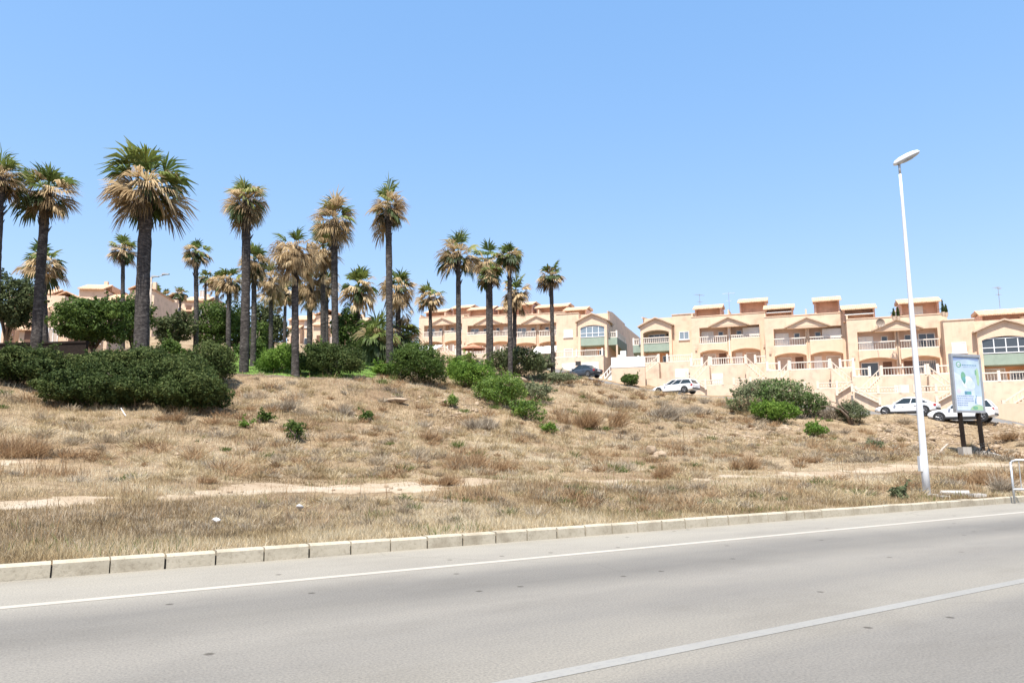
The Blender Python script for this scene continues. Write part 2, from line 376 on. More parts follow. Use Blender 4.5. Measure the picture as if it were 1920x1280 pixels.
class MB:
    def __init__(s): s.v = []; s.f = []; s.m = []
    def add(s, vs, fs, mi=0):
        o = len(s.v); s.v += [tuple(v) for v in vs]
        s.f += [tuple(i + o for i in f) for f in fs]; s.m += [mi] * len(fs)
        return s
    def box(s, x0, x1, y0, y1, z0, z1, mi=0):
        return s.add([(x0, y0, z0), (x1, y0, z0), (x1, y1, z0), (x0, y1, z0), (x0, y0, z1), (x1, y0, z1), (x1, y1, z1), (x0, y1, z1)],
                     [(3, 2, 1, 0), (4, 5, 6, 7), (0, 1, 5, 4), (1, 2, 6, 5), (2, 3, 7, 6), (3, 0, 4, 7)], mi)
    def pxz(s, pts, y0, y1, mi=0):
        """polygon in x,z (counter-clockwise seen from -y) extruded from y0 to y1"""
        n = len(pts)
        vs = [(x, y0, z) for x, z in pts] + [(x, y1, z) for x, z in pts]
        return s.add(vs, [tuple(range(n)), tuple(range(2 * n - 1, n - 1, -1))] + [(i + n, (i + 1) % n + n, (i + 1) % n, i) for i in range(n)], mi)
    def pyz(s, pts, x0, x1, mi=0):
        n = len(pts)
        vs = [(x0, y, z) for y, z in pts] + [(x1, y, z) for y, z in pts]
        return s.add(vs, [tuple(range(n - 1, -1, -1)), tuple(range(n, 2 * n))] + [(i, (i + 1) % n, (i + 1) % n + n, i + n) for i in range(n)], mi)
    def pxy(s, pts, z0, z1, mi=0):
        n = len(pts)
        vs = [(x, y, z0) for x, y in pts] + [(x, y, z1) for x, y in pts]
        return s.add(vs, [tuple(range(n - 1, -1, -1)), tuple(range(n, 2 * n))] + [(i, (i + 1) % n, (i + 1) % n + n, i + n) for i in range(n)], mi)
    def tube(s, pts, rad, sides=8, mi=0, cap=True):
        pts = [Vector(p) for p in pts]
        if not hasattr(rad, '__len__'): rad = [rad] * len(pts)
        o = len(s.v); n = len(pts)
        for i, p in enumerate(pts):
            d = (pts[min(i + 1, n - 1)] - pts[max(i - 1, 0)]).normalized()
            a = d.cross(Vector((0, 0, 1)))
            if a.length < 0.02: a = d.cross(Vector((1, 0, 0)))
            a.normalize(); b = d.cross(a)
            for k in range(sides):
                t = 2 * math.pi * k / sides
                q = p + (a * math.cos(t) + b * math.sin(t)) * rad[i]
                s.v.append(tuple(q))
        for i in range(n - 1):
            for k in range(sides):
                k2 = (k + 1) % sides
                s.f.append((o + i * sides + k, o + i * sides + k2, o + (i + 1) * sides + k2, o + (i + 1) * sides + k)); s.m.append(mi)
        if cap:
            s.f.append(tuple(o + k for k in range(sides - 1, -1, -1))); s.m.append(mi)
            s.f.append(tuple(o + (n - 1) * sides + k for k in range(sides))); s.m.append(mi)
        return s
    def bar(s, a, b, r=0.03, mi=0, sides=6): return s.tube([a, b], r, sides, mi)
    def disc_y(s, c, r, y0, y1, sides=20, mi=0):
        return s.pxz([(c[0] + r * math.cos(2 * math.pi * k / sides), c[1] + r * math.sin(2 * math.pi * k / sides)) for k in range(sides)], y0, y1, mi)
    def torus_y(s, c, R0, r, n=28, m=8, mi=0):
        o = len(s.v)
        for i in range(n):
            a = 2 * math.pi * i / n
            for j in range(m):
                b = 2 * math.pi * j / m
                rr = R0 + r * math.cos(b)
                s.v.append((c[0] + rr * math.cos(a), c[1] + r * math.sin(b), c[2] + rr * math.sin(a)))
        for i in range(n):
            for j in range(m):
                i2, j2 = (i + 1) % n, (j + 1) % m
                s.f.append((o + i * m + j, o + i * m + j2, o + i2 * m + j2, o + i2 * m + j)); s.m.append(mi)
        return s
    def build(s, name, mats, parent=None, loc=None, smooth=False):
        me = bpy.data.meshes.new(name)
        me.from_pydata(s.v, [], s.f)
        for mt in (mats if isinstance(mats, (list, tuple)) else [mats]): me.materials.append(mt)
        me.polygons.foreach_set('material_index', s.m)
        if smooth: me.polygons.foreach_set('use_smooth', [True] * len(s.f))
        me.update()
        return link_mesh(name, me, parent, loc)

def vnoise(x, y, seed=0):
    xi = np.floor(x).astype(np.int64); yi = np.floor(y).astype(np.int64)
    fx = x - xi; fy = y - yi
    fx = fx * fx * (3 - 2 * fx); fy = fy * fy * (3 - 2 * fy)
    def h(a, b):
        n = (a * 374761393 + b * 668265263 + seed * 1442695041) & 0x7fffffff
        n = ((n ^ (n >> 13)) * 1274126177) & 0x7fffffff
        return ((n ^ (n >> 16)) & 0xffff) / 65535.0
    return (h(xi, yi) * (1 - fx) + h(xi + 1, yi) * fx) * (1 - fy) + (h(xi, yi + 1) * (1 - fx) + h(xi + 1, yi + 1) * fx) * fy
def fbm(x, y, seed=0, oct=4):
    r = 0; a = 0.5; t = 0
    for i in range(oct):
        r = r + a * vnoise(x * 2 ** i, y * 2 ** i, seed + i); t += a; a *= 0.5
    return r / t
# ------------------------------------------------------------------ terrain heights
CTRL = [
 (0,950,11.8),(0,905,14.5),(0,868,18),(0,815,21.5),(0,770,25),(60,700,31.5),
 (150,935,12.8),(150,870,18.5),(150,800,24),(150,770,27),(150,705,34),(150,662,60),(150,640,80),
 (330,925,14.3),(330,870,19.5),(330,800,26),(330,758,29.5),(330,706,35.5),(330,690,42),
 (450,920,15.5),(450,880,20),(450,800,27),(450,745,31.5),(450,711,34.5),(450,694,42),(450,662,60),(430,640,85),
 (560,917,16),(560,800,28),(560,745,33),(560,709,36.5),(580,672,55),
 (700,912,16.5),(700,870,22),(700,800,29),(700,748,35),(700,709,40),(715,692,50),(700,674,72),
 (850,905,17),(850,860,24),(850,800,32),(850,752,38),(850,715,45),(850,690,60),(850,672,90),
 (1000,905,18.5),(1000,860,26),(1000,805,34),(1000,752,44),(1000,715,55),(1020,699,64),(1010,690,85),
 (1150,905,20),(1150,860,28),(1150,808,38),(1150,756,52),(1150,724,68),(1110,713,84),(1150,706,92),
 (1300,895,22),(1300,852,32),(1300,805,42),(1300,764,56),(1300,743,70),(1267,738,80),(1300,730,86),
 (1450,888,25),(1450,842,36),(1450,806,47),(1450,772,59),(1450,752,72),
 (1600,884,27),(1600,846,40),(1600,812,50),(1600,785,60),(1600,772,68),
 (1740,921,19.5),(1740,880,27),(1740,860,42),(1740,848,49),(1740,830,51.5),(1740,792,57),(1740,778,61),(1740,770,70),
 (1830,864,44),(1830,858,49.5),(1830,826,53),(1830,794,56.8),(1830,784,60),
 (1910,905,24),(1910,868,34),(1910,858,46),(1910,828,51),(1910,800,55),(1910,792,60),(1910,785,70),
]
_pts = [tuple(P(*c)) for c in CTRL]
_left = [p for c, p in zip(CTRL, _pts) if c[0] == 0]
_pts += [(p[0] - RX * k, p[1] - RY * k, p[2]) for p in _left for k in (14, 34)]
_right = [p for c, p in zip(CTRL, _pts) if c[0] == 1910]
_pts += [(p[0] + RX * k, p[1] + RY * k, p[2] - 0.02 * k) for p in _right for k in (16, 45)]
_pts += [(-60, 120, 17), (0, 135, 18), (50, 130, 12), (90, 110, 6), (110, 80, 4), (-50, 70, 9.5), (-75, 95, 13)]
_C = np.array(_pts)
def _phi(r): return np.where(r > 0, r * r * np.log(np.maximum(r, 1e-6)), 0.0)
_n = len(_C)
_K = _phi(np.linalg.norm(_C[:, None, :2] - _C[None, :, :2], axis=2)) + np.eye(_n) * 1.5
_Q = np.c_[np.ones(_n), _C[:, :2]]
_A = np.block([[_K, _Q], [_Q.T, np.zeros((3, 3))]])
_sol = np.linalg.solve(_A, np.r_[_C[:, 2], np.zeros(3)])
S0, S1, DMAX = -22.0, 120.0, 128.0
def ground(x, y, rough=True):
    x = np.atleast_1d(np.asarray(x, float)); y = np.atleast_1d(np.asarray(y, float))
    s = x * RX + y * RY; d = x * NX + y * NY - DK
    sc_, dc_ = np.clip(s, S0, S1), np.clip(d, 0.0, DMAX)
    xx = sc_ * RX + (dc_ + DK) * NX; yy = sc_ * RY + (dc_ + DK) * NY
    z = np.empty(len(x))
    for i in range(0, len(x), 20000):
        sl = slice(i, i + 20000)
        r = np.hypot(xx[sl, None] - _C[None, :, 0], yy[sl, None] - _C[None, :, 1])
        z[sl] = _phi(r) @ _sol[:_n] + _sol[_n] + _sol[_n + 1] * xx[sl] + _sol[_n + 2] * yy[sl]
    if rough:
        am = np.clip((dc_ - 1.0) / 14, 0, 1)
        z = z + am * (0.55 * (fbm(x * 0.28, y * 0.28, 3) - 0.5) + 0.26 * (fbm(x * 1.1, y * 1.1, 7) - 0.5)) \
              + 0.05 * (fbm(x * 2.3, y * 2.3, 11) - 0.5)
    t = np.clip((d - 0.2) / 3.5, 0, 1); t = t * t * (3 - 2 * t)
    z = np.where(d < 3.7, 0.135 * (1 - t) + np.clip(z, 0.02, 2) * t, z)
    return np.where(d < 0.02, -0.06, z)
def gz(x, y): return float(ground(x, y)[0])
def GP(px, Y, dz=0.0):
    """ground point below the pixel column px at forward distance Y"""
    z = 2.0
    for _ in range(6):
        x = XZ(px, Y, z); z = gz(x, Y)
    return Vector((x, Y, z + dz))
def ray_ground(px, py, y0=6.0, y1=110.0):
    prev = None
    for Y in np.arange(y0, y1, 0.25):
        p = P(px, py, Y)
        if float(ground(p.x, p.y, False)[0]) >= p.z: return Vector((p.x, p.y, float(ground(p.x, p.y)[0])))
    return P(px, py, y1)

# areas of the terrain sheet
def poly_dist(x, y, pts):
    d = np.full(x.shape, 1e9)
    for (ax, ay), (bx, by) in zip(pts[:-1], pts[1:]):
        vx, vy = bx - ax, by - ay
        t = np.clip(((x - ax) * vx + (y - ay) * vy) / (vx * vx + vy * vy), 0, 1)
        d = np.minimum(d, np.hypot(x - ax - t * vx, y - ay - t * vy))
    return d
PATH_PX = [(-60,950),(0,946),(150,940),(300,934),(400,926),(480,918),(560,913),(650,914),(740,913),(850,908),(1050,905),(1200,901),(1350,896),(1500,889),(1650,882),(1760,874),(1900,872)]
PATH = [tuple(ray_ground(*p)[:2]) for p in PATH_PX]
PATH2 = [tuple(ray_ground(*p)[:2]) for p in ((-60, 858), (0, 858), (40, 857), (75, 855))]
PATH3 = [tuple(ray_ground(*p)[:2]) for p in ((1890, 905), (1905, 918), (1990, 925), (2150, 915))]
WIDE = tuple(P(690, 914, 16.3)[:2])
STREET_PX = [(900, 104), (1000, 93), (1093, 83.5), (1267, 79.2), (1450, 72.5), (1700, 64.4), (1805, 60.8), (1950, 57.5), (2200, 52)]
STREET = [(XZ(px, Y, 5.0), Y) for px, Y in STREET_PX]
LAWN = [(px, Y) for px, Y in ((425, 35.2), (700, 39.6), (720, 50), (700, 62), (430, 62), (330, 50), (330, 36.5))]
LAWN = [(XZ(px, Y, 5.5), Y) for px, Y in LAWN]
def inpoly(x, y, poly):
    c = np.zeros(x.shape, bool)
    for (ax, ay), (bx, by) in zip(poly, poly[1:] + poly[:1]):
        k = ((ay > y) != (by > y)) & (x < (bx - ax) * (y - ay) / (by - ay + 1e-12) + ax)
        c ^= k
    return c
def path_amount(x, y):
    wob = (fbm(x * 0.9, y * 0.9, 21) - 0.5)
    d = poly_dist(x, y, PATH)
    s_ = x * RX + y * RY
    wd = 0.34 * np.clip((s_ - 2) / 6, 0.35, 1) + 0.30 * np.clip((s_ - 16) / 8, 0, 1) + 0.95 * np.exp(-((x - WIDE[0]) ** 2 + (y - WIDE[1]) ** 2) / 12.0)
    a = (d - 1.7 * wob) < wd
    a |= (poly_dist(x, y, PATH2) - wob) < 0.45
    a |= (poly_dist(x, y, PATH3) - wob) < 1.0
    return a

def axis(vals):
    o = []
    for a, b, n in vals: o += list(np.linspace(a, b, n, endpoint=False))
    return np.array(o)
sv = axis([(-900, -120, 8), (-120, -22, 25), (-22, 62, 280), (62, 120, 70), (120, 300, 30), (300, 2000, 12)])
dv = np.r_[axis([(-60, 0.0, 6), (0.0, 1.0, 5), (1.0, 60, 240), (60, 128, 70), (128, 300, 14), (300, 2600, 10)])]
SS, DD = np.meshgrid(sv, dv)
gx = SS * RX + (DD + DK) * NX; gy = SS * RY + (DD + DK) * NY
gzv = ground(gx.ravel(), gy.ravel()).reshape(gx.shape)
gzv[DD < 0.02] = -0.06
nr, nc = gx.shape
V = np.stack([gx.ravel(), gy.ravel(), gzv.ravel()], 1)
ii = (np.arange(nr - 1)[:, None] * nc + np.arange(nc - 1)[None, :]).ravel()
F4 = np.stack([ii, ii + 1, ii + nc + 1, ii + nc], 1)
cx = V[F4, 0].mean(1); cy = V[F4, 1].mean(1)
kind = np.zeros(len(F4), int)
near = (cy > 0) & (cy < 140)
kind[near & inpoly(cx, cy, LAWN)] = 2
kind[near & path_amount(cx, cy)] = 1
kind[near & (poly_dist(cx, cy, STREET) < 2.4)] = 3
for k, (nm, mt) in enumerate((('ground', 'ground'), ('path', 'path'), ('lawn', 'lawn'), ('street', 'street'))):
    f = F4[kind == k]
    used, inv = np.unique(f, return_inverse=True)
    o = np_mesh(nm, V[used], inv.reshape(f.shape), M[mt], smooth=True)
    tag(o, kind='structure')

# ------------------------------------------------------------------ road, kerb, markings
rot = math.atan2(RY, RX)
road = MB()
road.box(-300, 420, -8.0, DK, -0.3, 0.0)
o = road.build('road', M['asphalt']); o.rotation_euler = (0, 0, rot); tag(o, kind='structure')
ln = MB().box(-300, 420, D_EDGE - 0.062, D_EDGE + 0.062, 0.001, 0.004)
o = ln.build('edge_line', M['line_new']); o.rotation_euler = (0, 0, rot); tag(o, kind='structure')
ln = MB().box(-300, 420, D_CEN - 0.06, D_CEN + 0.06, 0.001, 0.004)
o = ln.build('centre_line', M['line_old']); o.rotation_euler = (0, 0, rot); tag(o, kind='structure')
random.seed(5)
kb = MB(); s = -14.0
while s < 120:
    L = 0.545
    j = random.uniform(-0.006, 0.006); jz = random.uniform(-0.006, 0.006)
    a, b = s + random.uniform(0.004, 0.018), s + L - random.uniform(0.004, 0.016)
    h = 0.155 + jz; y0 = DK + j; c = 0.02
    prof = [(y0, -0.05), (y0 + 0.16, -0.05), (y0 + 0.16, h), (y0 + c + 0.008, h), (y0 + 0.008, h - c)]
    kb.pyz(prof, a, b)
    s += L
kb.box(-14, 120, DK + 0.03, DK + 0.15, -0.04, 0.10, 1)
o = kb.build('kerb', [M['kerb'], M['dark']]); o.rotation_euler = (0, 0, rot); tag(o, kind='structure')

# pale edging along the front of the lawn
a_, b_ = Vector((*LAWN[0], 0)), Vector((*LAWN[1], 0)); pts_ = []
for k in range(41):
    q = a_.lerp(b_, k / 40) + Vector((0.0, -0.22 + .06 * math.sin(k * .9), 0)); pts_.append((q.x, q.y, gz(q.x, q.y) + .02))
m_ = MB()
for p0, p1 in zip(pts_[:-1], pts_[1:]):
    (x0, y0, z0), (x1, y1, z1) = p0, p1
    m_.add([(x0, y0 - .18, z0 - .3), (x1, y1 - .18, z1 - .3), (x1, y1 + .18, z1 - .3), (x0, y0 + .18, z0 - .3), (x0, y0 - .18, z0 + .05), (x1, y1 - .18, z1 + .05), (x1, y1 + .18, z1 + .05), (x0, y0 + .18, z0 + .05)],
           [(4, 5, 6, 7), (0, 1, 5, 4), (2, 3, 7, 6)])
tag(m_.build('lawn_edge', M['path']), kind='structure')
# ------------------------------------------------------------------ leaf clouds
def unit(rng, n):
    v = rng.normal(size=(n, 3)); return v / np.linalg.norm(v, axis=1, keepdims=True)
def leaf_cloud(blobs, n, size, rng, inner=0.30, flat=0.0, dens_noise=True, aspect=0.55, blobtint=0.25, updir=0.35):
    """leaves (diamonds) through the outer shell of many small ellipsoids; returns verts, faces, tint"""
    B = np.array([b[:6] for b in blobs]); T = np.array([b[6] if len(b) > 6 else 0.0 for b in blobs])
    area = (B[:, 3] * B[:, 4] + B[:, 4] * B[:, 5] + B[:, 3] * B[:, 5])
    pick = rng.choice(len(B), n, p=area / area.sum())
    d = unit(rng, n)
    r = 1.0 - inner * rng.random(n) ** 1.6 + 0.10 * rng.normal(size=n) * 0.8
    q0 = B[pick, :3] + d * B[pick, 3:6]
    k0 = 1.0 / max(size * 4.5, .2)
    r = r + 0.75 * (fbm(q0[:, 0] * k0 + q0[:, 2] * k0 * .7, q0[:, 1] * k0 + q0[:, 2] * k0 * .6, 17, 3) - 0.52)
    c = B[pick, :3] + d * B[pick, 3:6] * r[:, None]
    # sprigs: short shoots that stick out of the surface
    ns = max(6, n // 260); m_ = int(n * 0.11)
    sp_ = rng.choice(n, ns); which = rng.integers(0, ns, m_); tpos = rng.random(m_)
    sdir = d[sp_] * .7 + unit(rng, ns) * .45 + np.array([0, 0, .45]); sdir /= np.linalg.norm(sdir, axis=1, keepdims=True)
    slen = size * rng.uniform(1.8, 4.8, ns)
    c[:m_] = c[sp_][which] + sdir[which] * (slen[which] * tpos)[:, None] + rng.normal(size=(m_, 3)) * size * .32
    pick[:m_] = pick[sp_][which]
    # drop leaves that lie deep inside another blob
    keep = np.ones(n, bool)
    for b in B:
        q = ((c - b[:3]) / b[3:6]); keep &= (q * q).sum(1) > 0.22
    if dens_noise:
        k = fbm(c[:, 0] * 1.3 / max(size * 6, .3) + c[:, 2] * 2.1, c[:, 1] * 1.3 / max(size * 6, .3) + c[:, 2] * 1.7, 5, 3)
        keep &= (k > 0.37) | (rng.random(n) < 0.25)
    c = c[keep]; d = d[keep]; pick = pick[keep]; n = len(c)
    nrm = d * 0.55 + unit(rng, n) * 0.8 + np.array([0, 0, updir]); nrm /= np.linalg.norm(nrm, axis=1, keepdims=True)
    t1 = np.cross(nrm, unit(rng, n)); t1 /= np.linalg.norm(t1, axis=1, keepdims=True) + 1e-9
    t2 = np.cross(nrm, t1)
    L = size * (0.6 + 0.8 * rng.random(n))[:, None]
    bend = nrm * L * 0.18
    Vv = np.stack([c - t1 * L * 0.5, c + t2 * L * aspect * 0.5 - bend * 0.3, c + t1 * L * 0.5 - bend, c - t2 * L * aspect * 0.5 - bend * 0.3], 1).reshape(-1, 3)
    Fv = np.arange(n * 4).reshape(n, 4)
    tint = np.clip(0.48 + T[pick] + 0.17 * rng.normal(size=n) + blobtint * (fbm(pick * 1.7, pick * 0.3, 2, 1) - 0.5), 0, 1)
    return Vv, Fv, np.repeat(tint, 4)
def sub_blobs(rng, c, r, n, frac=(0.28, 0.5), zmin=-1.0, tint=0.0, tvar=0.12, shell=0.72):
    """n smaller ellipsoids set round the surface of one big one: an uneven clumpy outline"""
    o = []
    for _ in range(n):
        while True:
            d = unit(rng, 1)[0]
            if d[2] >= zmin: break
        f = rng.uniform(*frac); k = rng.uniform(shell - 0.25, shell + 0.08)
        o.append((c[0] + d[0] * r[0] * k, c[1] + d[1] * r[1] * k, c[2] + d[2] * r[2] * k,
                  r[0] * f, r[1] * f, r[2] * f * rng.uniform(0.8, 1.15), tint + rng.normal() * tvar))
    return o
def stems(rng, base_r, top, n, thick, spread):
    mb = MB()
    for _ in range(n):
        a = rng.uniform(0, 6.28); q = rng.uniform(0.3, 1.0)
        p0 = Vector((math.cos(a) * .02, math.sin(a) * .02, -0.15))
        e = Vector((math.cos(a) * spread * q, math.sin(a) * spread * q, top * rng.uniform(0.6, 0.95)))
        m = p0.lerp(e, 0.5) + Vector((rng.normal() * .1, rng.normal() * .1, 0.1 * top))
        mb.tube([p0, m, e], [thick, thick * 0.75, thick * 0.35], 5)
    return mb

def shrub(label, px, ytop, hw, Y, mat, n, leaf, seed, name='shrub', cat='shrub', group=None, depth=None, nb=16, tint=0.0, zmin=-0.25,
          tvar=0.12, sink=0.05, lean=0.0, frac=(0.28, 0.5), inner=0.35, trunk=None, ybot=None):
    """a bush on the ground below column px whose top reaches row ytop; hw = half width in pixels"""
    rng = np.random.default_rng(seed)
    g = GP(px, Y)
    top = P(px, ytop, Y).z - g.z
    rx = hw * Y / FPX; ry = depth if depth else rx * 0.85
    t = thing(name, label, cat, g, 0, group)
    z0 = 0.0
    if ybot is not None: z0 = P(px, ybot, Y).z - g.z
    cz = z0 + (top - z0) * (0.5 if ybot is not None else 0.42); rz = (top - cz)
    bl = sub_blobs(rng, (lean, 0, cz), (rx * 0.98, ry, rz * 0.97), nb, frac, zmin if ybot is None else -1.0, tint, tvar)
    bl.append((lean, 0, cz, rx * 0.72, ry * 0.72, rz * 0.72, tint - 0.1))
    Vv, Fv, tt = leaf_cloud(bl, n, leaf, rng, inner)
    low = Vv[Fv[:, 0], 2] > -sink
    np_mesh('foliage', Vv, Fv[low], M[mat], tt, t)
    if trunk:
        mb = MB(); k = trunk
        mb.tube([(0, 0, -0.3), (0.04, 0.02, z0 * 0.6), (lean * 0.4, 0, z0 + 0.3 * rz)], [k, k * 0.85, k * 0.6], 8)
        for q in range(6):
            a = q * 1.05 + rng.random(); e = Vector((math.cos(a) * rx * 0.6 + lean, math.sin(a) * ry * 0.6, cz + rz * rng.uniform(-0.2, 0.5)))
            mb.tube([(0.03, 0.01, z0 * 0.55), Vector((0, 0, z0)).lerp(e, 0.5) + Vector((0, 0, 0.15)), e], [k * 0.55, k * 0.4, k * 0.12], 6)
        mb.build('trunk', M['bark'], t, smooth=True)
    else:
        stems(rng, rx * 0.25, top * 0.6, 7, 0.035, rx * 0.6).build('stem', M['bark'], t, smooth=True)
    return t

# ---- hedge and bushes on the left bank
shrub('long dark green thicket hiding the feet of the left palms', 250, 647, 176, 30.5, 'hedge', 80000, 0.10, 1, depth=1.9, nb=70, frac=(0.13, 0.30), zmin=-0.5)
shrub('dark thicket cut off by the left edge of the photo', 40, 644, 88, 29.5, 'hedge', 36000, 0.10, 2, depth=1.8, nb=40, frac=(0.16, 0.34), zmin=-0.5)
shrub('low dark bush in front of the thicket at far left', 165, 688, 120, 27.6, 'hedge', 42000, 0.092, 3, depth=1.3, nb=40, frac=(0.16, 0.34), tint=0.02, zmin=-0.5)
shrub('rounded dark bush at the right end of the long thicket', 395, 640, 43, 33.0, 'hedge', 18000, 0.095, 4, depth=1.3, nb=22, tint=0.10)
shrub('dark bush sloping down to the dry grass beside the lawn edge', 352, 684, 86, 28.2, 'hedge', 32000, 0.092, 5, depth=1.3, nb=34, frac=(0.16, 0.36), tint=0.0, zmin=-0.5)
shrub('bright green bush behind the thick palm on the lawn edge', 528, 645, 46, 39.5, 'bright', 22000, 0.09, 6, depth=1.4, nb=22)
shrub('dark rounded bush just right of the thick palm base', 622, 645, 62, 39.0, 'hedge', 24000, 0.10, 7, depth=1.6, nb=26, tint=0.03)
shrub('light green bush between the palm trunks behind the dark one', 595, 643, 32, 41.5, 'bright', 6000, 0.12, 8, depth=1.0, nb=14)
shrub('big dark green bush hanging over the top of the dry bank', 780, 645, 62, 41.0, 'evergreen', 28000, 0.10, 9, depth=1.7, nb=28, tint=-0.08, zmin=-0.45)
shrub('low bright green shoots left of the big dark bank bush', 722, 678, 30, 42.5, 'bright', 5000, 0.12, 10, depth=1.0, nb=12)
shrub('leafy bright green bush right of the big dark bank bush', 868, 665, 40, 48.0, 'bright', 8000, 0.14, 11, depth=1.4, nb=18)
shrub('yellow green bush spilling furthest down the middle of the bank', 936, 700, 52, ray_ground(936, 764).y, 'yellowgreen', 17000, 0.105, 12, depth=1.5, nb=30, zmin=-0.5)
shrub('green bush between the bright leafy one and the yellow green one', 886, 678, 46, ray_ground(886, 730).y, 'bright', 13000, 0.105, 13, depth=1.2, nb=24, tint=-0.06)
shrub('thin green bush at the lower end of the yellow green one', 988, 748, 34, ray_ground(988, 792).y, 'yellowgreen', 4500, 0.10, 18, depth=0.9, nb=14, tint=-0.14)
shrub('olive scrub on the slope left of the dark car', 1005, 712, 40, ray_ground(1005, 752).y, 'greygreen', 6500, 0.11, 19, depth=1.1, nb=18, tint=0.05)
shrub('grey green bush behind two slim palms in mid picture', 972, 644, 50, 56.0, 'pine', 12000, 0.15, 14, depth=1.9, nb=24, tint=-0.05)
shrub('dull green bush at the foot of the right most palm', 1008, 662, 32, 60.0, 'greygreen', 6000, 0.15, 15, depth=1.4, nb=16)
shrub('dusty green scrub along the crest below the dark car', 1040, 700, 55, 57.0, 'greygreen', 6000, 0.13, 16, depth=1.4, nb=18, zmin=-0.3)
shrub('dark shrub against the peach garden wall between the house rows', 1182, 700, 20, 84.0, 'evergreen', 4000, 0.18, 17, depth=1.0, nb=12)
# mixed thicket in front of the right houses
shrub('grey green top left part of the big bank thicket before the houses', 1420, 712, 52, 57.0, 'greygreen', 9000, 0.15, 21, depth=1.7, nb=22)
shrub('green crown of the big bank thicket before the houses', 1462, 708, 62, 56.0, 'mixedbush', 13000, 0.15, 22, depth=1.8, nb=26, tint=-0.1)
shrub('fresh green low bush in front of the big bank thicket', 1452, 752, 48, 51.0, 'bright', 8500, 0.13, 23, depth=1.3, nb=18, tint=-0.05, zmin=-0.4)
shrub('brownish twiggy bush at the left foot of the big bank thicket', 1398, 742, 34, 54.0, 'mixedbush', 5000, 0.13, 24, depth=1.2, nb=14, tint=0.38, tvar=0.2)
shrub('right shoulder of the big bank thicket sloping towards the wind bent bush', 1512, 730, 42, 56.5, 'mixedbush', 8000, 0.14, 25, depth=1.3, nb=18, tint=-0.02)
shrub('small green bush low on the slope below the big bank thicket', 1530, 790, 24, 47.0, 'bright', 2600, 0.12, 26, depth=0.9, nb=10, tint=-0.12)
bent = shrub('wind bent grey green bush leaning right on the rocky bank', 1592, 752, 32, 56.0, 'greygreen', 6500, 0.12, 27, depth=1.1, nb=18, tint=-0.1, lean=0.25)
MB().tube([(-.15, -.5, -.2), (-.35, -.6, .45), (-.85, -.6, .95), (-1.6, -.5, 1.25), (-2.3, -.4, 1.2)], [.12, .10, .08, .055, .025], 7).build('bent_branch', M['bark'], bent, smooth=True)
MB().tube([(.1, -.4, -.2), (-.25, -.5, .7), (-.9, -.3, 1.45), (-1.5, -.2, 1.65)], [.09, .075, .05, .02], 7).build('bent_branch', M['bark'], bent, smooth=True)
shrub('tiny green bush on the stony slope left of the white lamp post', 1640, 824, 18, 45.5, 'greygreen', 1500, 0.11, 28, depth=0.6, nb=8, tint=0.1)
# small green tufts on the dry bank
for i, (lb, px, yb, hp, hw, mt) in enumerate((
    ('roundest green bush low on the dry bank left of centre', 552, 824, 44, 24, 'evergreen'),
    ('small dark green bush halfway up the dry bank below the palms', 688, 796, 27, 14, 'evergreen'),
    ('small green tuft left of the roundest bank bush', 492, 796, 26, 14, 'evergreen'),
    ('faint green tuft beside the big dark thicket end', 458, 806, 18, 12, 'bright'),
    ('green tuft under the big dark bank bush', 845, 766, 28, 16, 'yellowgreen'),
    ('green tuft lowest below the yellow green bank bush', 1028, 812, 24, 18, 'bright'),
    ('dull green weed at the kerb left of the lamp post', 1686, 937, 26, 14, 'greyweedgreen'))):
    Y_ = ray_ground(px, yb).y
    shrub(lb, px, yb - hp, hw, Y_, 'greygreen' if mt == 'greyweedgreen' else mt, 1500, 0.085, 40 + i, depth=None, nb=9, group='small green bushes on the dry bank', tint=-0.02)

def twig_bush(label, px, ybase, hpx, hw, seed, mat='twigs', n=1500, group='dead twiggy bushes on the dry bank', name='dry_bush'):
    rng = np.random.default_rng(seed); g = ray_ground(px, ybase); Y = g.y; h = hpx * Y / FPX; rx = hw * Y / FPX
    t = thing(name, label, 'dry bush', g, 0, group)
    nl = 7; lx = rng.normal(size=(nl, 2)) * np.array([rx * .55, rx * .4]); lh = rng.uniform(.35, 1.0, nl); lw = rng.uniform(.12, .3, nl); wh = rng.integers(0, nl, n)
    b = np.c_[lx[wh, 0] + rng.normal(size=n) * rx * lw[wh], lx[wh, 1] + rng.normal(size=n) * rx * lw[wh], rng.random(n) ** 1.2 * h * 0.3 * lh[wh]]
    d = unit(rng, n) * np.array([.8, .8, 0.5]) + np.array([0.12, 0, 0.85]) + b * np.array([0.45, 0.45, 0]) / max(rx, .1)
    d /= np.linalg.norm(d, axis=1, keepdims=True)
    L = ((0.25 + 0.75 * rng.random(n) ** 1.4) * lh[wh])[:, None] * h * 0.95
    e = b + d * L; e[:, 2] = np.clip(e[:, 2], 0.02, h)
    wv = np.cross(d, unit(rng, n)); wv /= np.linalg.norm(wv, axis=1, keepdims=True)
    wv *= max(0.004, Y * 0.00030)
    Vv = np.stack([b - wv, b + wv, e + wv * 0.3, e - wv * 0.3], 1).reshape(-1, 3)
    np_mesh('twigs', Vv, np.arange(n * 4).reshape(n, 4), M[mat], np.repeat(np.clip(0.5 + 0.25 * rng.normal(size=n), 0, 1), 4), t)
    stems(rng, rx * 0.15, h * 0.5, 5, 0.012, rx * 0.4).build('stem', M['bark'], t)
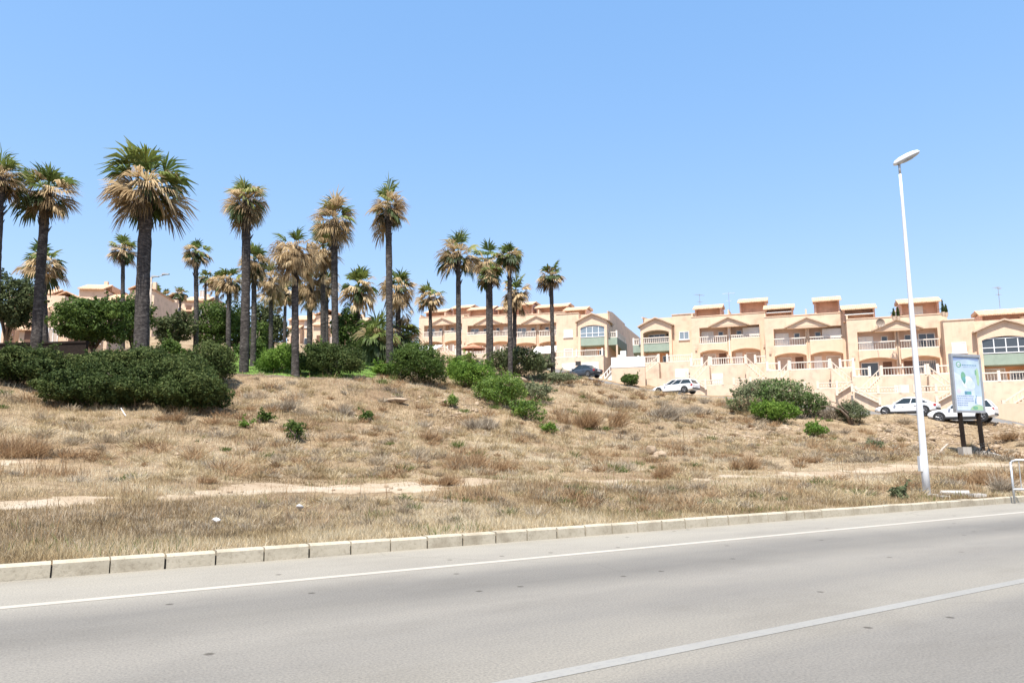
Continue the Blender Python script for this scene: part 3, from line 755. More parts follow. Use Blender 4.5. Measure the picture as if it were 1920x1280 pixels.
for i, (lb, px, yb, hp, hw, mt, n) in enumerate((
    ('grey dead bush on the upper bank right of the dark thicket', 520, 768, 34, 34, 'twigs', 1700),
    ('grey dead bush below the dark rounded bush on the bank', 645, 778, 28, 20, 'twigs', 1100),
    ('grey brown dead bush in the middle of the bank', 905, 800, 30, 28, 'twigs', 1600),
    ('pale grey dead bush below the peach garden wall', 1170, 764, 26, 26, 'twigs', 1300),
    ('silver grey dead bush below the white estate car', 1240, 785, 36, 34, 'twigs', 1900),
    ('grey dead bush on the crest right of the white estate car', 1300, 775, 20, 26, 'twigs', 1200),
    ('grey bare branches at the right end of the big thicket', 1550, 786, 46, 30, 'twigs', 1500),
    ('rust brown bush on the slope below the dark car', 1092, 795, 52, 40, 'rustweed', 2000),
    ('large rust brown grass clump right of centre near the path', 868, 878, 40, 48, 'rustweed', 2200),
    ('rust brown clump beside the sandy path near centre', 828, 914, 24, 30, 'rustweed', 1400),
    ('upright rust brown weed right of the path middle', 1243, 896, 36, 15, 'rustweed', 800),
    ('rust brown weed up the bank left of the pale boulders', 800, 832, 28, 20, 'rustweed', 900),
    ('reddish dry bush in front of the right end of the big thicket', 1508, 868, 22, 18, 'rustweed', 700),
    ('reddish dry clump on the flat below the big thicket', 1400, 880, 30, 26, 'rustweed', 1000),
    ('rust brown bush beyond the leaning stake on the rocky bank', 1900, 828, 20, 18, 'rustweed', 800),
    ('brown dry bush against the foot of the left thicket', 318, 800, 26, 26, 'rustweed', 1100),
    ('brown dry bush at the foot of the bank at far left', 34, 850, 56, 40, 'rustweed', 1500),
    ('tall brown dry weeds between the lamp post and the barrier', 1850, 910, 42, 40, 'rustweed', 1700),
    ('dark dry weed beside the grey barrier', 1880, 926, 48, 14, 'twigs', 700),
    ('rusty red dry tuft at the path bend left of centre', 385, 912, 18, 22, 'rustweed', 700),
    ('grey twiggy clump at the foot of the lamp post', 1772, 914, 24, 24, 'twigs', 1000))):
    twig_bush(lb, px, yb, hp, hw, 70 + i, mt, n)

# ---- broadleaf trees behind
shrub('thicket middle filling the slope between its upper and lower rows', 262, 664, 158, 29.2, 'hedge', 52000, 0.095, 30, depth=1.5, nb=54, frac=(0.14, 0.32), zmin=-0.5)
def tree(label, px, ytop, ybot, hw, Y, mat, n, leaf, seed, trunk=0.14, **kw):
    return shrub(label, px, ytop, hw, Y, mat, n, leaf, seed, name='broadleaf_tree', cat='tree', ybot=ybot, trunk=trunk, **kw)
tree('dense grey green pine cut off by the left edge', 8, 503, 625, 52, 46, 'pine', 17000, 0.17, 101, nb=40, frac=(0.2, 0.36), tint=-0.08)
tree('spreading dark green tree with forked trunk between the first two big palms', 172, 552, 648, 88, 47, 'evergreen', 26000, 0.17, 102, nb=50, frac=(0.18, 0.34), tint=-0.02)
tree('green tree behind the thickest palm trunk', 245, 553, 640, 38, 50, 'evergreen', 9000, 0.18, 103, nb=22)
tree('dull green tree right of the two armed street lamp', 322, 585, 648, 38, 55, 'pine', 9000, 0.18, 104, nb=22, tint=-0.05)
tree('bright topped tree behind the slim palm left of the speckled trunk', 398, 556, 655, 48, 62, 'evergreen', 15000, 0.2, 105, nb=30, tint=0.04)
tree('grey green tree just left of the speckled palm trunk', 440, 570, 660, 30, 64, 'pine', 8000, 0.2, 106, nb=20)
tree('grey green tree between the speckled palm and the thick palm', 500, 560, 660, 34, 66, 'pine', 11000, 0.2, 107, nb=24, tint=0.02)
tree('small green tree low behind the pair of palm trunks', 480, 600, 680, 22, 58, 'evergreen', 4500, 0.18, 108, nb=14)
tree('dark tree filling the gap behind the slim pale trunk', 650, 575, 680, 34, 62, 'evergreen', 11000, 0.19, 109, nb=24, tint=-0.14)
tree('dark low tree in the shade behind the drooping palms', 700, 610, 690, 40, 58, 'hedge', 9000, 0.18, 110, nb=22)
tree('dark low tree behind the big bank bush', 752, 618, 680, 28, 60, 'hedge', 6500, 0.18, 111, nb=16)
shrub('low green shrub under the two armed street lamp', 322, 634, 24, 45, 'evergreen', 3000, 0.16, 112, depth=0.9, nb=10)
shrub('low hedge in front of the far trees', 470, 640, 34, 52, 'evergreen', 6000, 0.16, 113, depth=1.2, nb=16, tint=-0.1)

# ------------------------------------------------------------------ fan palms
def frond(rng, A, hub0, az, el, plen, fr, droop, spread, nseg, tint, wk=1.0):
    """petiole strip and a fan of drooping segments; appended to the lists in A"""
    Vv, Fv, Tv = A
    d = np.array([math.cos(az) * math.cos(el), math.sin(az) * math.cos(el), math.sin(el)])
    g = np.array([0, 0, -1.0])
    p0 = np.array(hub0); p1 = p0 + d * plen * 0.5 + g * plen * 0.05 * droop
    d2 = d + g * 0.35 * droop; d2 /= np.linalg.norm(d2)
    p2 = p1 + d2 * plen * 0.5
    side = np.cross(d2, np.array([0, 0, 1.0]))
    if np.linalg.norm(side) < 0.05: side = np.array([math.sin(az), -math.cos(az), 0])
    side /= np.linalg.norm(side)
    roll = rng.normal() * 0.45
    up = np.cross(side, d2)
    side = side * math.cos(roll) + up * math.sin(roll); up = np.cross(side, d2)
    wp = 0.022 * wk
    o = len(Vv)
    Vv += [p0 - side * wp * 1.6, p0 + side * wp * 1.6, p1 + side * wp, p1 - side * wp, p2 + side * wp * 0.8, p2 - side * wp * 0.8]
    Fv += [(o, o + 1, o + 2, o + 3), (o + 3, o + 2, o + 4, o + 5)]
    Tv += [tint - 0.15] * 6
    for k in range(nseg):
        q = (k + 0.5) / nseg * 2 - 1 + rng.normal() * 0.03
        ang = q * spread
        sd = d2 * math.cos(ang) + side * math.sin(ang) + up * (0.14 * abs(q))
        sd /= np.linalg.norm(sd)
        L = fr * (1.0 - 0.28 * abs(q) ** 1.5) * rng.uniform(0.85, 1.1)
        dr = droop * rng.uniform(0.7, 1.3)
        m = p2 + sd * L * 0.58 + g * L * 0.08 * dr
        sd2 = sd + g * 1.5 * dr; sd2 /= np.linalg.norm(sd2)
        e = m + sd2 * L * 0.42
        pw = np.cross(sd, up); pw /= np.linalg.norm(pw) + 1e-9
        pw = pw * 0.8 + up * rng.normal() * 0.35
        wd = fr * spread * 1.45 / nseg * rng.uniform(0.7, 1.0) * wk
        o = len(Vv)
        Vv += [p2 - pw * 0.012, p2 + pw * 0.012, m + pw * wd * 0.5, m - pw * wd * 0.5, e + pw * wd * 0.06, e - pw * wd * 0.06]
        Fv += [(o, o + 1, o + 2, o + 3), (o + 3, o + 2, o + 4, o + 5)]
        tt = tint + rng.normal() * 0.06
        Tv += [tt, tt, tt, tt, tt + 0.08, tt + 0.08]

PALM_GROUP = 'fan palms on the bank and behind it'
def palm(label, pxc, ytop, ybot, hw, pxt, pxb, tw, Y, seed, green=0.33, dry=1.0, lop=0.0, shag=0.0, n=None, mats=('palm_green', 'palm_dry'), smallfan=1.0):
    """crown box centre pxc / rows ytop..ybot / half width hw; trunk from column pxb up to pxt, tw pixels thick"""
    rng = np.random.default_rng(seed)
    s = Y / FPX
    base = GP(pxb, Y)
    t = thing('fan_palm', label, 'palm', base, 0, PALM_GROUP)
    zt = P(pxc, ytop, Y).z - base.z; zb = P(pxc, ybot, Y).z - base.z
    hub_z = zb + (zt - zb) * 0.50
    R_ = hw * s
    def X(px, z): return XZ(px, Y, base.z + z) - base.x
    xt = X(pxt, hub_z - 0.1)
    # trunk
    tr = MB(); pts = []; rad = []
    r0 = tw * s * 0.5; nr_ = max(10, int(hub_z / 0.22))
    bx = xt * 0.12 * rng.normal()
    for i in range(nr_ + 1):
        q = i / nr_; z = -0.35 + (hub_z + 0.35) * q
        xx = xt * (q ** 1.15) + bx * math.sin(q * math.pi)
        yy = 0.10 * math.sin(q * 2.2 + seed)
        pts.append((xx, yy, z))
        fl = 1.0 + 0.55 * max(0, 1 - q * hub_z / 0.7) ** 2
        top_b = 1.0 + 0.35 * max(0, (q - 0.86) / 0.14)
        rad.append(r0 * fl * top_b * (1.06 - 0.18 * q) * rng.uniform(0.94, 1.06))
    tr.tube(pts, rad, 12)
    # leaf bases standing off the upper trunk
    nb = int(26 if Y < 50 else 12)
    for i in range(nb):
        q = 1 - rng.random() ** 1.5 * 0.22; k = min(nr_, int(q * nr_)); a = rng.uniform(0, 6.28); rr = rad[k]
        c = Vector(pts[k]); dd = Vector((math.cos(a), math.sin(a), 0))
        tr.tube([c + dd * rr * 0.8, c + dd * rr * 1.1 + Vector((0, 0, .10)), c + dd * (rr * 1.35 + 0.05) + Vector((0, 0, 0.30))], [0.06, 0.045, 0.015], 4)
    trunk = tr.build('trunk', M['palm_trunk'], t, smooth=True)
    # crown
    hub = np.array([xt, pts[-1][1], hub_z])
    cs = (zt - zb)
    fr0 = R_ * 0.74 * smallfan; pl0 = R_ * 0.50
    vs = cs * 0.5 / max(R_, 0.05)                       # vertical stretch of the crown
    ph = rng.uniform(0, 6.28)
    n = n or int(70 if Y < 50 else 54)
    GA = ([], [], []); DA = ([], [], [])
    wk = 1.0 if Y < 45 else 1.0 + (Y - 45) / 60
    for i in range(n):
        u = (i + 0.5) / n
        el = math.asin(max(-0.93, min(1, 0.97 - 1.62 * u ** 0.95))) + rng.normal() * 0.22
        az = i * 2.39996 + rng.normal() * 0.25
        if lop: 
            if math.cos(az) * lop < 0 and rng.random() < abs(lop) * 0.55 and el < 0.9: continue
        ln_ = math.sqrt((math.cos(el)) ** 2 + (math.sin(el) * vs) ** 2) * (1.0 if el < .8 else 0.92)
        el2 = math.atan2(math.sin(el) * vs, math.cos(el))
        k = rng.uniform(0.60, 1.12) * (1 + 0.16 * math.sin(az * 2 + ph) + 0.10 * math.sin(az * 3 + ph * 2.3 + el * 2))
        isgreen = rng.random() < (0.82 if el > 1.0 else (0.36 if el > 0.55 else (green * 0.6 if el > -0.25 else green * 0.9)))
        isgreen = isgreen and rng.random() > shag * (0.15 if el > 0.6 else 0.9)
        if isgreen:
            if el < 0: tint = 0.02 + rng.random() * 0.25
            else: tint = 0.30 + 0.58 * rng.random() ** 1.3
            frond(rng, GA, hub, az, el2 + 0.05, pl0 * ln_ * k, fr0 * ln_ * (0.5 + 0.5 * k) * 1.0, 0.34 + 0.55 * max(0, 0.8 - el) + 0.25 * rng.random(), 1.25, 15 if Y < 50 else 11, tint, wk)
        else:
            if rng.random() > dry: continue
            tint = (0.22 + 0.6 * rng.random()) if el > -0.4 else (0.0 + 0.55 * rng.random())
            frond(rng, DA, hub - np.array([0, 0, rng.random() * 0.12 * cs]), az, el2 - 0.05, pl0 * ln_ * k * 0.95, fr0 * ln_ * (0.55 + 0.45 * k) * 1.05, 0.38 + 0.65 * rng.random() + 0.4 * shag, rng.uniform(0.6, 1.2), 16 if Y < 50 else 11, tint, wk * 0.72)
    if shag:
        for i in range(int(46 * shag)):
            a = rng.uniform(0, 6.28); z = hub_z - rng.random() * cs * 0.42
            frond(rng, DA, (xt, pts[-1][1], z), a, rng.uniform(-0.9, 0.1), R_ * rng.uniform(0.35, 0.62), R_ * 0.62, 1.3, 0.7, 12, 0.25 + 0.6 * rng.random(), wk * 0.7)
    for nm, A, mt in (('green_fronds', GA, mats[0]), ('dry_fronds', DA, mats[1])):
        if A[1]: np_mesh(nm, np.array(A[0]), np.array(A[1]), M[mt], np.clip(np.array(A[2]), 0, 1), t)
    return t

PALMS = [
 # label, crown px, top, bottom, half width, trunk top px, base px, trunk width, Y, extra
 ('tall palm cut in half by the left edge of the photo', 0, 275, 388, 46, -3, -14, 18, 33, {}),
 ('tall palm second from the left with a dark leaning trunk', 90, 304, 412, 58, 85, 66, 18, 35, {}),
 ('biggest palm with the thickest trunk and widest crown', 277, 272, 420, 86, 276, 262, 26, 33.5, {'green': .42, 'n': 72}),
 ('tall palm with white speckled trunk base on the lawn', 464, 325, 432, 46, 463, 456, 17, 38, {'green': .3}),
 ('tall palm with double looking crown right of the shaggy one', 624, 358, 470, 46, 628, 630, 13, 44, {'green': .2}),
 ('tallest palm right of centre of the grove with bare straight trunk', 725, 340, 438, 41, 728, 731, 13, 43, {'green': .25}),
 ('leaning crowned palm standing alone left of the close pair', 850, 432, 520, 40, 859, 861, 10, 48, {'lop': -.8, 'green': .35}),
 ('palm behind the close pair with crown blown to the left', 910, 454, 522, 36, 914, 916, 8, 62, {'lop': -.6}),
 ('palm of the close pair with the higher dark green crown', 952, 449, 510, 29, 955, 957, 9, 53, {'green': .5}),
 ('lower crowned palm of the close pair', 917, 488, 542, 26, 919, 921, 9, 58, {'green': .55}),
 ('short palm with brown skirt behind the close pair', 962, 512, 585, 30, 966, 964, 8, 66, {'green': .3, 'shag': .4}),
 ('right most palm with crown blown to the left', 1028, 487, 548, 27, 1033, 1037, 8, 60, {'lop': -.7, 'green': .35}),
 ('small palm at the left end of the middle house row', 804, 528, 585, 27, 806, 808, 7, 66, {}),
 ('shaggy palm behind the tallest palm of the grove', 748, 498, 578, 40, 745, 748, 10, 56, {'shag': .5}),
 ('palm with tattered crown left of the tallest palm', 672, 498, 575, 36, 672, 672, 8, 62, {'shag': .3, 'green': .4}),
 ('short palm whose crown is crossed by the second trunk', 80, 460, 530, 48, 82, 84, 10, 52, {'green': .4}),
 ('slim palm with small round crown left of the thickest trunk', 231, 441, 498, 28, 232, 229, 8, 56, {}),
 ('slim palm with small round crown right of the thickest trunk', 367, 449, 500, 30, 367, 367, 9, 56, {'green': .25}),
 ('palm with orange brown crown left of the speckled trunk', 428, 496, 552, 28, 430, 430, 9, 60, {'shag': .3}),
 ('small brown palm half hidden behind the orange crowned one', 404, 506, 548, 17, 405, 406, 7, 80, {'shag': .4}),
 ('palm right behind the speckled trunk', 476, 449, 530, 33, 475, 474, 10, 46, {'shag': .4}),
 ('shaggy palm with thick trunk and upright green top at the bank edge', 540, 421, 512, 48, 553, 553, 14, 37.5, {'shag': 1.2, 'green': .5}),
 ('shaggy brown palm crowded between the thick one and the double crown', 596, 420, 520, 38, 606, 605, 10, 47, {'shag': .6, 'green': .12}),
 ('brown skirted palm left of the thick shaggy one', 510, 486, 560, 32, 509, 508, 8, 55, {'shag': .8, 'green': .15}),
 ('brown skirted palm between the thick trunk and the double crown', 580, 494, 570, 34, 581, 581, 11, 48, {'shag': .9, 'green': .2}),
 ('thin palm hidden behind the thick shaggy trunk', 536, 520, 575, 24, 535, 534, 6, 64, {'shag': .4}),
 ('palm crown peeping out right of the double crowned trunk', 640, 500, 560, 24, 612, 612, 8, 60, {'shag': .2, 'green': .5}),
 ('tiny distant palm left of the orange crowned pair', 386, 502, 540, 15, 386, 386, 5, 92, {'green': .8, 'n': 30}),
 ('tiny distant palm just right of the thickest trunk', 293, 530, 566, 15, 292, 292, 4, 100, {'green': .9, 'n': 30}),
 ('tiny distant palm beside the two armed street lamp', 311, 540, 572, 15, 310, 310, 4, 102, {'green': .9, 'n': 30}),
 ('tiny distant palm rising above the pink roofs', 338, 533, 566, 15, 338, 338, 4, 104, {'green': .9, 'n': 30}),
]
for i, (lb, a, b, c, d, e, f, g, Y, kw) in enumerate(PALMS):
    palm(lb, a, b, c, d, e, f, g, Y, 200 + i, **kw)
palm('bushy grey green palm with long drooping leaves under the tallest palm', 706, 575, 690, 38, 708, 708, 9, 54, 260, green=1.0, dry=0.5, n=64, mats=('palm_green', 'palm_dry'))
palm('second bushy drooping palm beside the middle house row', 752, 572, 688, 40, 752, 752, 9, 57, 261, green=1.0, dry=0.5, n=56, mats=('palm_green', 'palm_dry'))
palm('young stemless palm with bright upright fans on the bank crest', 898, 652, 706, 38, 900, 900, 8, 46, 262, green=1.0, dry=0.2, n=34)

# ------------------------------------------------------------------ grasses and weeds
def blades(name, mat, x, y, h, wd, rng, tint, lean=0.45, base=None):
    n = len(x); z = ground(x, y) if base is None else base
    az = rng.random(n) * 6.283; ln_ = np.abs(rng.normal(size=n)) * lean
    d = np.c_[np.cos(az) * ln_, np.sin(az) * ln_, np.ones(n)]; d /= np.linalg.norm(d, axis=1, keepdims=True)
    a2 = rng.random(n) * 6.283
    wv = np.c_[np.cos(a2), np.sin(a2), np.zeros(n)] * (wd * 0.5)[:, None]
    b = np.c_[x, y, z - 0.02]
    m = b + d * (h * 0.6)[:, None]
    d2 = d + np.c_[np.cos(az), np.sin(az), -0.2 * np.ones(n)] * (0.35 * rng.random(n))[:, None]
    e = m + d2 * (h * 0.4)[:, None]
    Vv = np.stack([b - wv, b + wv, m + wv * 0.8, m - wv * 0.8, e], 1).reshape(-1, 3)
    k = np.arange(n) * 5
    F3 = np.concatenate([np.stack([k, k + 1, k + 2], 1), np.stack([k, k + 2, k + 3], 1), np.stack([k + 3, k + 2, k + 4], 1)])
    o = np_mesh(name, Vv, F3, M[mat], np.repeat(np.clip(tint, 0, 1), 5))
    return tag(o, kind='stuff')
def scatter(rng, n, r0, r1, power, amax=50):
    """points in a wide fan in front of the camera, denser near it"""
    u = rng.random(n); e = 1 - power
    r = (r0 ** e + u * (r1 ** e - r0 ** e)) ** (1 / e)
    a = np.radians(rng.uniform(-amax, amax, n))
    return r * np.sin(a), r * np.cos(a), r
rng = np.random.default_rng(9)
def sd(x, y): return x * RX + y * RY, x * NX + y * NY - DK
def grass_layer(name, mat, n, r0, r1, power, hfun, wfun, accept, tfun, lean=0.45, seed=0):
    rng = np.random.default_rng(seed)
    x, y, r = scatter(rng, n, r0, r1, power)
    s, d = sd(x, y)
    ok = (d > 0.16) & accept(x, y, s, d, r, rng) & ~path_soft(x, y, rng) & ~inpoly(x, y, LAWN) & (poly_dist(x, y, STREET) > 3.6)
    x, y, r, d, s = x[ok], y[ok], r[ok], d[ok], s[ok]
    return blades(name, mat, x, y, hfun(x, y, d, r, rng), wfun(r), rng, tfun(x, y, d, r, rng), lean)
def path_soft(x, y, rng):
    return path_amount(x, y) & (rng.random(len(x)) < 0.93)
f1 = lambda x, y, s=31: fbm(x * 0.35, y * 0.35, s)
f2 = lambda x, y, s=41: fbm(x * 0.9, y * 0.9, s)
kerbband = lambda d: np.exp(-np.maximum(d - 0.2, 0) / 1.0)
thin = lambda x, y: np.clip((f1(x, y, 55) - 0.28) * 5.0, 0.25, 1) * np.clip((f2(x, y, 51) - 0.22) * 3.5, 0.15, 1)
infront = lambda x, y: np.exp(-((poly_dist(x, y, PATH) - 1.2) / 1.3) ** 2)          # trodden strip either side of the path
nearwide = lambda x, y: 0.35 + 0.65 * np.maximum(np.exp(-((x - WIDE[0]) ** 2 + (y - WIDE[1]) ** 2) / 16.0), .85 * np.clip((x * RX + y * RY - 16) / 8, 0, 1))
BIKE = GP(1845, 46.5)
stony = lambda x, y, s, d: np.where((s > 40) & (d > 20), 0.35, 1.0) * np.where((x - BIKE.x) ** 2 + (y - BIKE.y) ** 2 < 9, .2, 1.0) * np.where((s > 36) & (d > 12) & (d < 22) & (f2(x, y, 57) > .5), 0.5, 1)
grass_layer('dry_grass', 'straw', 1380000, 7.5, 75, 1.35,
    lambda x, y, d, r, g: (0.04 + 0.11 * f2(x, y) ** 1.3 + 0.12 * g.random(len(x)) ** 2.5) * (0.6 + 0.7 * f1(x, y)) * np.where(r > 30, 1.3, 1.0) * (1 - 0.55 * infront(x, y) * nearwide(x, y)),
    lambda r: 0.0022 + 0.00036 * r,
    lambda x, y, s, d, r, g: g.random(len(x)) < thin(x, y) * stony(x, y, s, d),
    lambda x, y, d, r, g: 0.49 + 2.3 * (f1(x, y, 61) - 0.5) + 1.3 * (f2(x, y, 62) - 0.5) + 0.2 * g.normal(size=len(x)), 1.0, 11)
grass_layer('yellow_verge_grass', 'straw', 180000, 7.5, 30, 1.2,
    lambda x, y, d, r, g: 0.05 + 0.14 * g.random(len(x)) ** 1.6,
    lambda r: 0.0022 + 0.00034 * r,
    lambda x, y, s, d, r, g: g.random(len(x)) < kerbband(d) * np.clip((f2(x, y, 71) - 0.30) * 3.5, 0, 1),
    lambda x, y, d, r, g: 0.42 + 0.22 * g.normal(size=len(x)), 0.6, 12)
grass_layer('grey_weeds', 'greyweed', 500000, 7.8, 66, 1.4,
    lambda x, y, d, r, g: (0.04 + 0.17 * g.random(len(x)) ** 1.6 * (0.6 + f2(x, y, 82))) * (1 - 0.55 * infront(x, y) * nearwide(x, y)),
    lambda r: 0.0020 + 0.00034 * r,
    lambda x, y, s, d, r, g: g.random(len(x)) < np.clip((f1(x, y, 81) - 0.45) * 6, 0, 1) * np.clip((d - 0.4), 0, 1) * np.clip((f2(x, y, 83) - 0.3) * 4, 0.1, 1),
    lambda x, y, d, r, g: 0.52 + 0.26 * g.normal(size=len(x)), 1.1, 13)
grass_layer('rust_weeds', 'rustweed', 310000, 8.5, 66, 1.3,
    lambda x, y, d, r, g: 0.08 + 0.30 * g.random(len(x)) ** 1.4,
    lambda r: 0.0032 + 0.00040 * r,
    lambda x, y, s, d, r, g: g.random(len(x)) < np.clip((f2(x, y, 91) - 0.59) * 8, 0, 1) * np.clip((d - 1.2) / 2, 0, 1) * (1 - .8 * infront(x, y)),
    lambda x, y, d, r, g: 0.55 + 0.25 * g.normal(size=len(x)), 0.6, 14)
grass_layer('green_weeds', 'greenweed', 130000, 7.5, 55, 1.3,
    lambda x, y, d, r, g: 0.06 + 0.16 * g.random(len(x)),
    lambda r: 0.004 + 0.00040 * r,
    lambda x, y, s, d, r, g: g.random(len(x)) < np.clip((f2(x, y, 95) - 0.62) * 7, 0, 1) * np.where(s > 4, .8, 0.35),
    lambda x, y, d, r, g: 0.6 + 0.25 * g.normal(size=len(x)), 0.7, 15)
grass_layer('tall_dead_stalks', 'rustweed', 9000, 8.5, 60, 1.2,
    lambda x, y, d, r, g: 0.30 + 0.40 * g.random(len(x)),
    lambda r: 0.003 + 0.00040 * r,
    lambda x, y, s, d, r, g: g.random(len(x)) < np.clip((f2(x, y, 98) - 0.45) * 5, 0, 1) * np.clip((d - 1.0) / 2, 0, 1) * (1 - .8 * infront(x, y)),
    lambda x, y, d, r, g: 0.6 + 0.25 * g.normal(size=len(x)), 0.25, 16)
# low scrub: hundreds of small twiggy clumps merging into one another
def scrub(name, mat, n, tw, seed, hs, zone):
    g = np.random.default_rng(seed)
    x, y, r = scatter(g, n, 9, 68, 0.75)
    s_, d_ = sd(x, y)
    ok = (d_ > 1.0) & ~path_amount(x, y) & ~inpoly(x, y, LAWN) & (poly_dist(x, y, STREET) > 4) & (infront(x, y) < .6) & zone(x, y, s_, d_, g)
    x, y, r = x[ok], y[ok], r[ok]; z = ground(x, y); m = len(x)
    h = g.uniform(hs[0], hs[1], m) * (1 + r / 70) * np.clip(r / 20, .55, 1); w_ = h * g.uniform(.7, 1.5, m)
    X = np.repeat(x, tw); Y = np.repeat(y, tw); Z = np.repeat(z, tw); Hh = np.repeat(h, tw); Ww = np.repeat(w_, tw); Rr = np.repeat(r, tw); k = len(X)
    o = g.normal(size=(k, 2)) * Ww[:, None] * .35
    b = np.c_[X + o[:, 0], Y + o[:, 1], Z - .02 + Hh * .25 * g.random(k)]
    d = np.c_[o * 1.2 / Ww[:, None] + g.normal(size=(k, 2)) * .6, .55 + .5 * g.random(k)]; d /= np.linalg.norm(d, axis=1, keepdims=True)
    e = b + d * (Hh * (.35 + .65 * g.random(k)))[:, None]
    wv = np.cross(d, unit(g, k)); wv /= np.linalg.norm(wv, axis=1, keepdims=True); wv *= (.0022 + .00026 * Rr)[:, None]
    Vv = np.stack([b - wv, b + wv, e + wv * .5, e - wv * .5], 1).reshape(-1, 3)
    tt = np.repeat(np.clip(np.repeat(.5 + .16 * g.normal(size=m), tw) + .18 * g.normal(size=k), 0, 1), 4)
    tag(np_mesh(name, Vv, np.arange(k * 4).reshape(k, 4), M[mat], tt), kind='stuff')
scrub('grey_scrub', 'greyweed', 2600, 120, 21, (.09, .26), lambda x, y, s, d, g: g.random(len(x)) < np.clip((fbm(x * .22, y * .22, 121) - .42) * 6, 0, 1))
scrub('rust_scrub', 'rustweed', 1700, 100, 22, (.10, .32), lambda x, y, s, d, g: g.random(len(x)) < np.clip((fbm(x * .25, y * .25, 131) - .46) * 6, 0, 1))
scrub('twiggy_scrub', 'twigs', 800, 100, 23, (.10, .28), lambda x, y, s, d, g: g.random(len(x)) < np.clip((fbm(x * .3, y * .3, 141) - .46) * 6, 0, 1))
scrub('straw_scrub', 'straw', 4200, 120, 24, (.08, .24), lambda x, y, s, d, g: g.random(len(x)) < np.clip((fbm(x * .3, y * .3, 151) - .42) * 6, 0, 1))
scrub('green_scrub', 'greenweed', 700, 110, 25, (.08, .24), lambda x, y, s, d, g: g.random(len(x)) < np.clip((fbm(x * .16, y * .16, 161) - .50) * 7, 0, 1))
# lawn blades
rg = np.random.default_rng(3)
lx = rg.uniform(-22, -5, 60000); ly = rg.uniform(34, 62, 60000); k = inpoly(lx, ly, LAWN); lx, ly = lx[k], ly[k]
blades('lawn_grass', 'greenweed', lx, ly, 0.05 + 0.06 * rg.random(len(lx)), np.full(len(lx), 0.025), rg, 0.75 + 0.2 * rg.normal(size=len(lx)))
# loose stones on the rocky bank and slope
def pebbles():
    rg = np.random.default_rng(8); Vs = []; Fs = []; 
    ico = [(0, 0, 1), (.89, 0, .45), (.28, .85, .45), (-.72, .53, .45), (-.72, -.53, .45), (.28, -.85, .45), (.72, .53, -.45), (-.28, .85, -.45), (-.89, 0, -.45), (-.28, -.85, -.45), (.72, -.53, -.45), (0, 0, -1)]
    fi = [(0,1,2),(0,2,3),(0,3,4),(0,4,5),(0,5,1),(1,6,2),(2,7,3),(3,8,4),(4,9,5),(5,10,1),(6,7,2),(7,8,3),(8,9,4),(9,10,5),(10,6,1),(11,7,6),(11,8,7),(11,9,8),(11,10,9),(11,6,10)]
    I = np.array(ico); Fi = np.array(fi); cnt = 0
    zones = [((1640, 1915), (48, 57), 2600, 0.075), ((1290, 1560), (38, 50), 1500, 0.07), ((780, 920), (31, 38), 500, 0.07), ((0, 1900), (14, 45), 1100, 0.035)]
    for (pa, pb), (ya, yb), n, sz in zones:
        for _ in range(n):
            Y = rg.uniform(ya, yb); px = rg.uniform(pa, pb)
            x = XZ(px, Y, 2.0); s_, d_ = sd(x, Y)
            if d_ < 0.5 or f2(np.array([x]), np.array([Y]), 77)[0] < 0.42: continue
            r = sz * rg.lognormal(0, 0.55) * 0.75
            v = I * (r * np.array([rg.uniform(.7, 1.4), rg.uniform(.7, 1.3), rg.uniform(.4, .8)])) * (1 + 0.22 * rg.normal(size=(12, 1)))
            a = rg.uniform(0, 6.28); ca, sa = math.cos(a), math.sin(a)
            v = np.c_[v[:, 0] * ca - v[:, 1] * sa, v[:, 0] * sa + v[:, 1] * ca, v[:, 2]]
            Vs.append((v, x, Y)); Fs.append(Fi + 12 * cnt); cnt += 1
    xs = np.array([q[1] for q in Vs]); ys = np.array([q[2] for q in Vs]); zs = ground(xs, ys)
    Vv = np.concatenate([q[0] + np.array([q[1], q[2], z + 0.01]) for q, z in zip(Vs, zs)])
    tag(np_mesh('loose_stones', Vv, np.concatenate(Fs), M['stone']), kind='stuff')
pebbles()
# ------------------------------------------------------------------ house parts
def arch_pts(x0, x1, zt, ze, rise, n=10):
    """spandrel outline: flat top zt, lower edge an arch springing at ze and rising by rise"""
    pts = [(x0, ze)]
    for i in range(1, n):
        q = i / n; pts.append((x0 + (x1 - x0) * q, ze + rise * math.sin(q * math.pi) ** 0.7))
    pts += [(x1, ze), (x1, zt), (x0, zt)]
    return pts
def balustrade(mb, x0, x1, y, z0, z1, kind='turned', posts=(), gap=0.24):
    """between x0 and x1 at depth y; material slots: 0 rail"""
    mb.box(x0, x1, y - 0.06, y + 0.06, z1 - 0.10, z1)
    mb.box(x0, x1, y - 0.05, y + 0.05, z0, z0 + 0.09)
    n = max(2, int((x1 - x0) / gap))
    for i in range(n):
        x = x0 + (i + 0.5) * (x1 - x0) / n
        if kind == 'turned':
            mb.tube([(x, y, z0 + 0.09), (x, y, z0 + 0.25), (x, y, z0 + 0.38), (x, y, z1 - 0.10)], [0.035, 0.065, 0.04, 0.045], 6, cap=False)
        else:
            mb.box(x - 0.015, x + 0.015, y - 0.015, y + 0.015, z0 + 0.09, z1 - 0.10)
    for p in posts: mb.box(p - 0.11, p + 0.11, y - 0.11, y + 0.11, z0 - 0.02, z1 + 0.16)
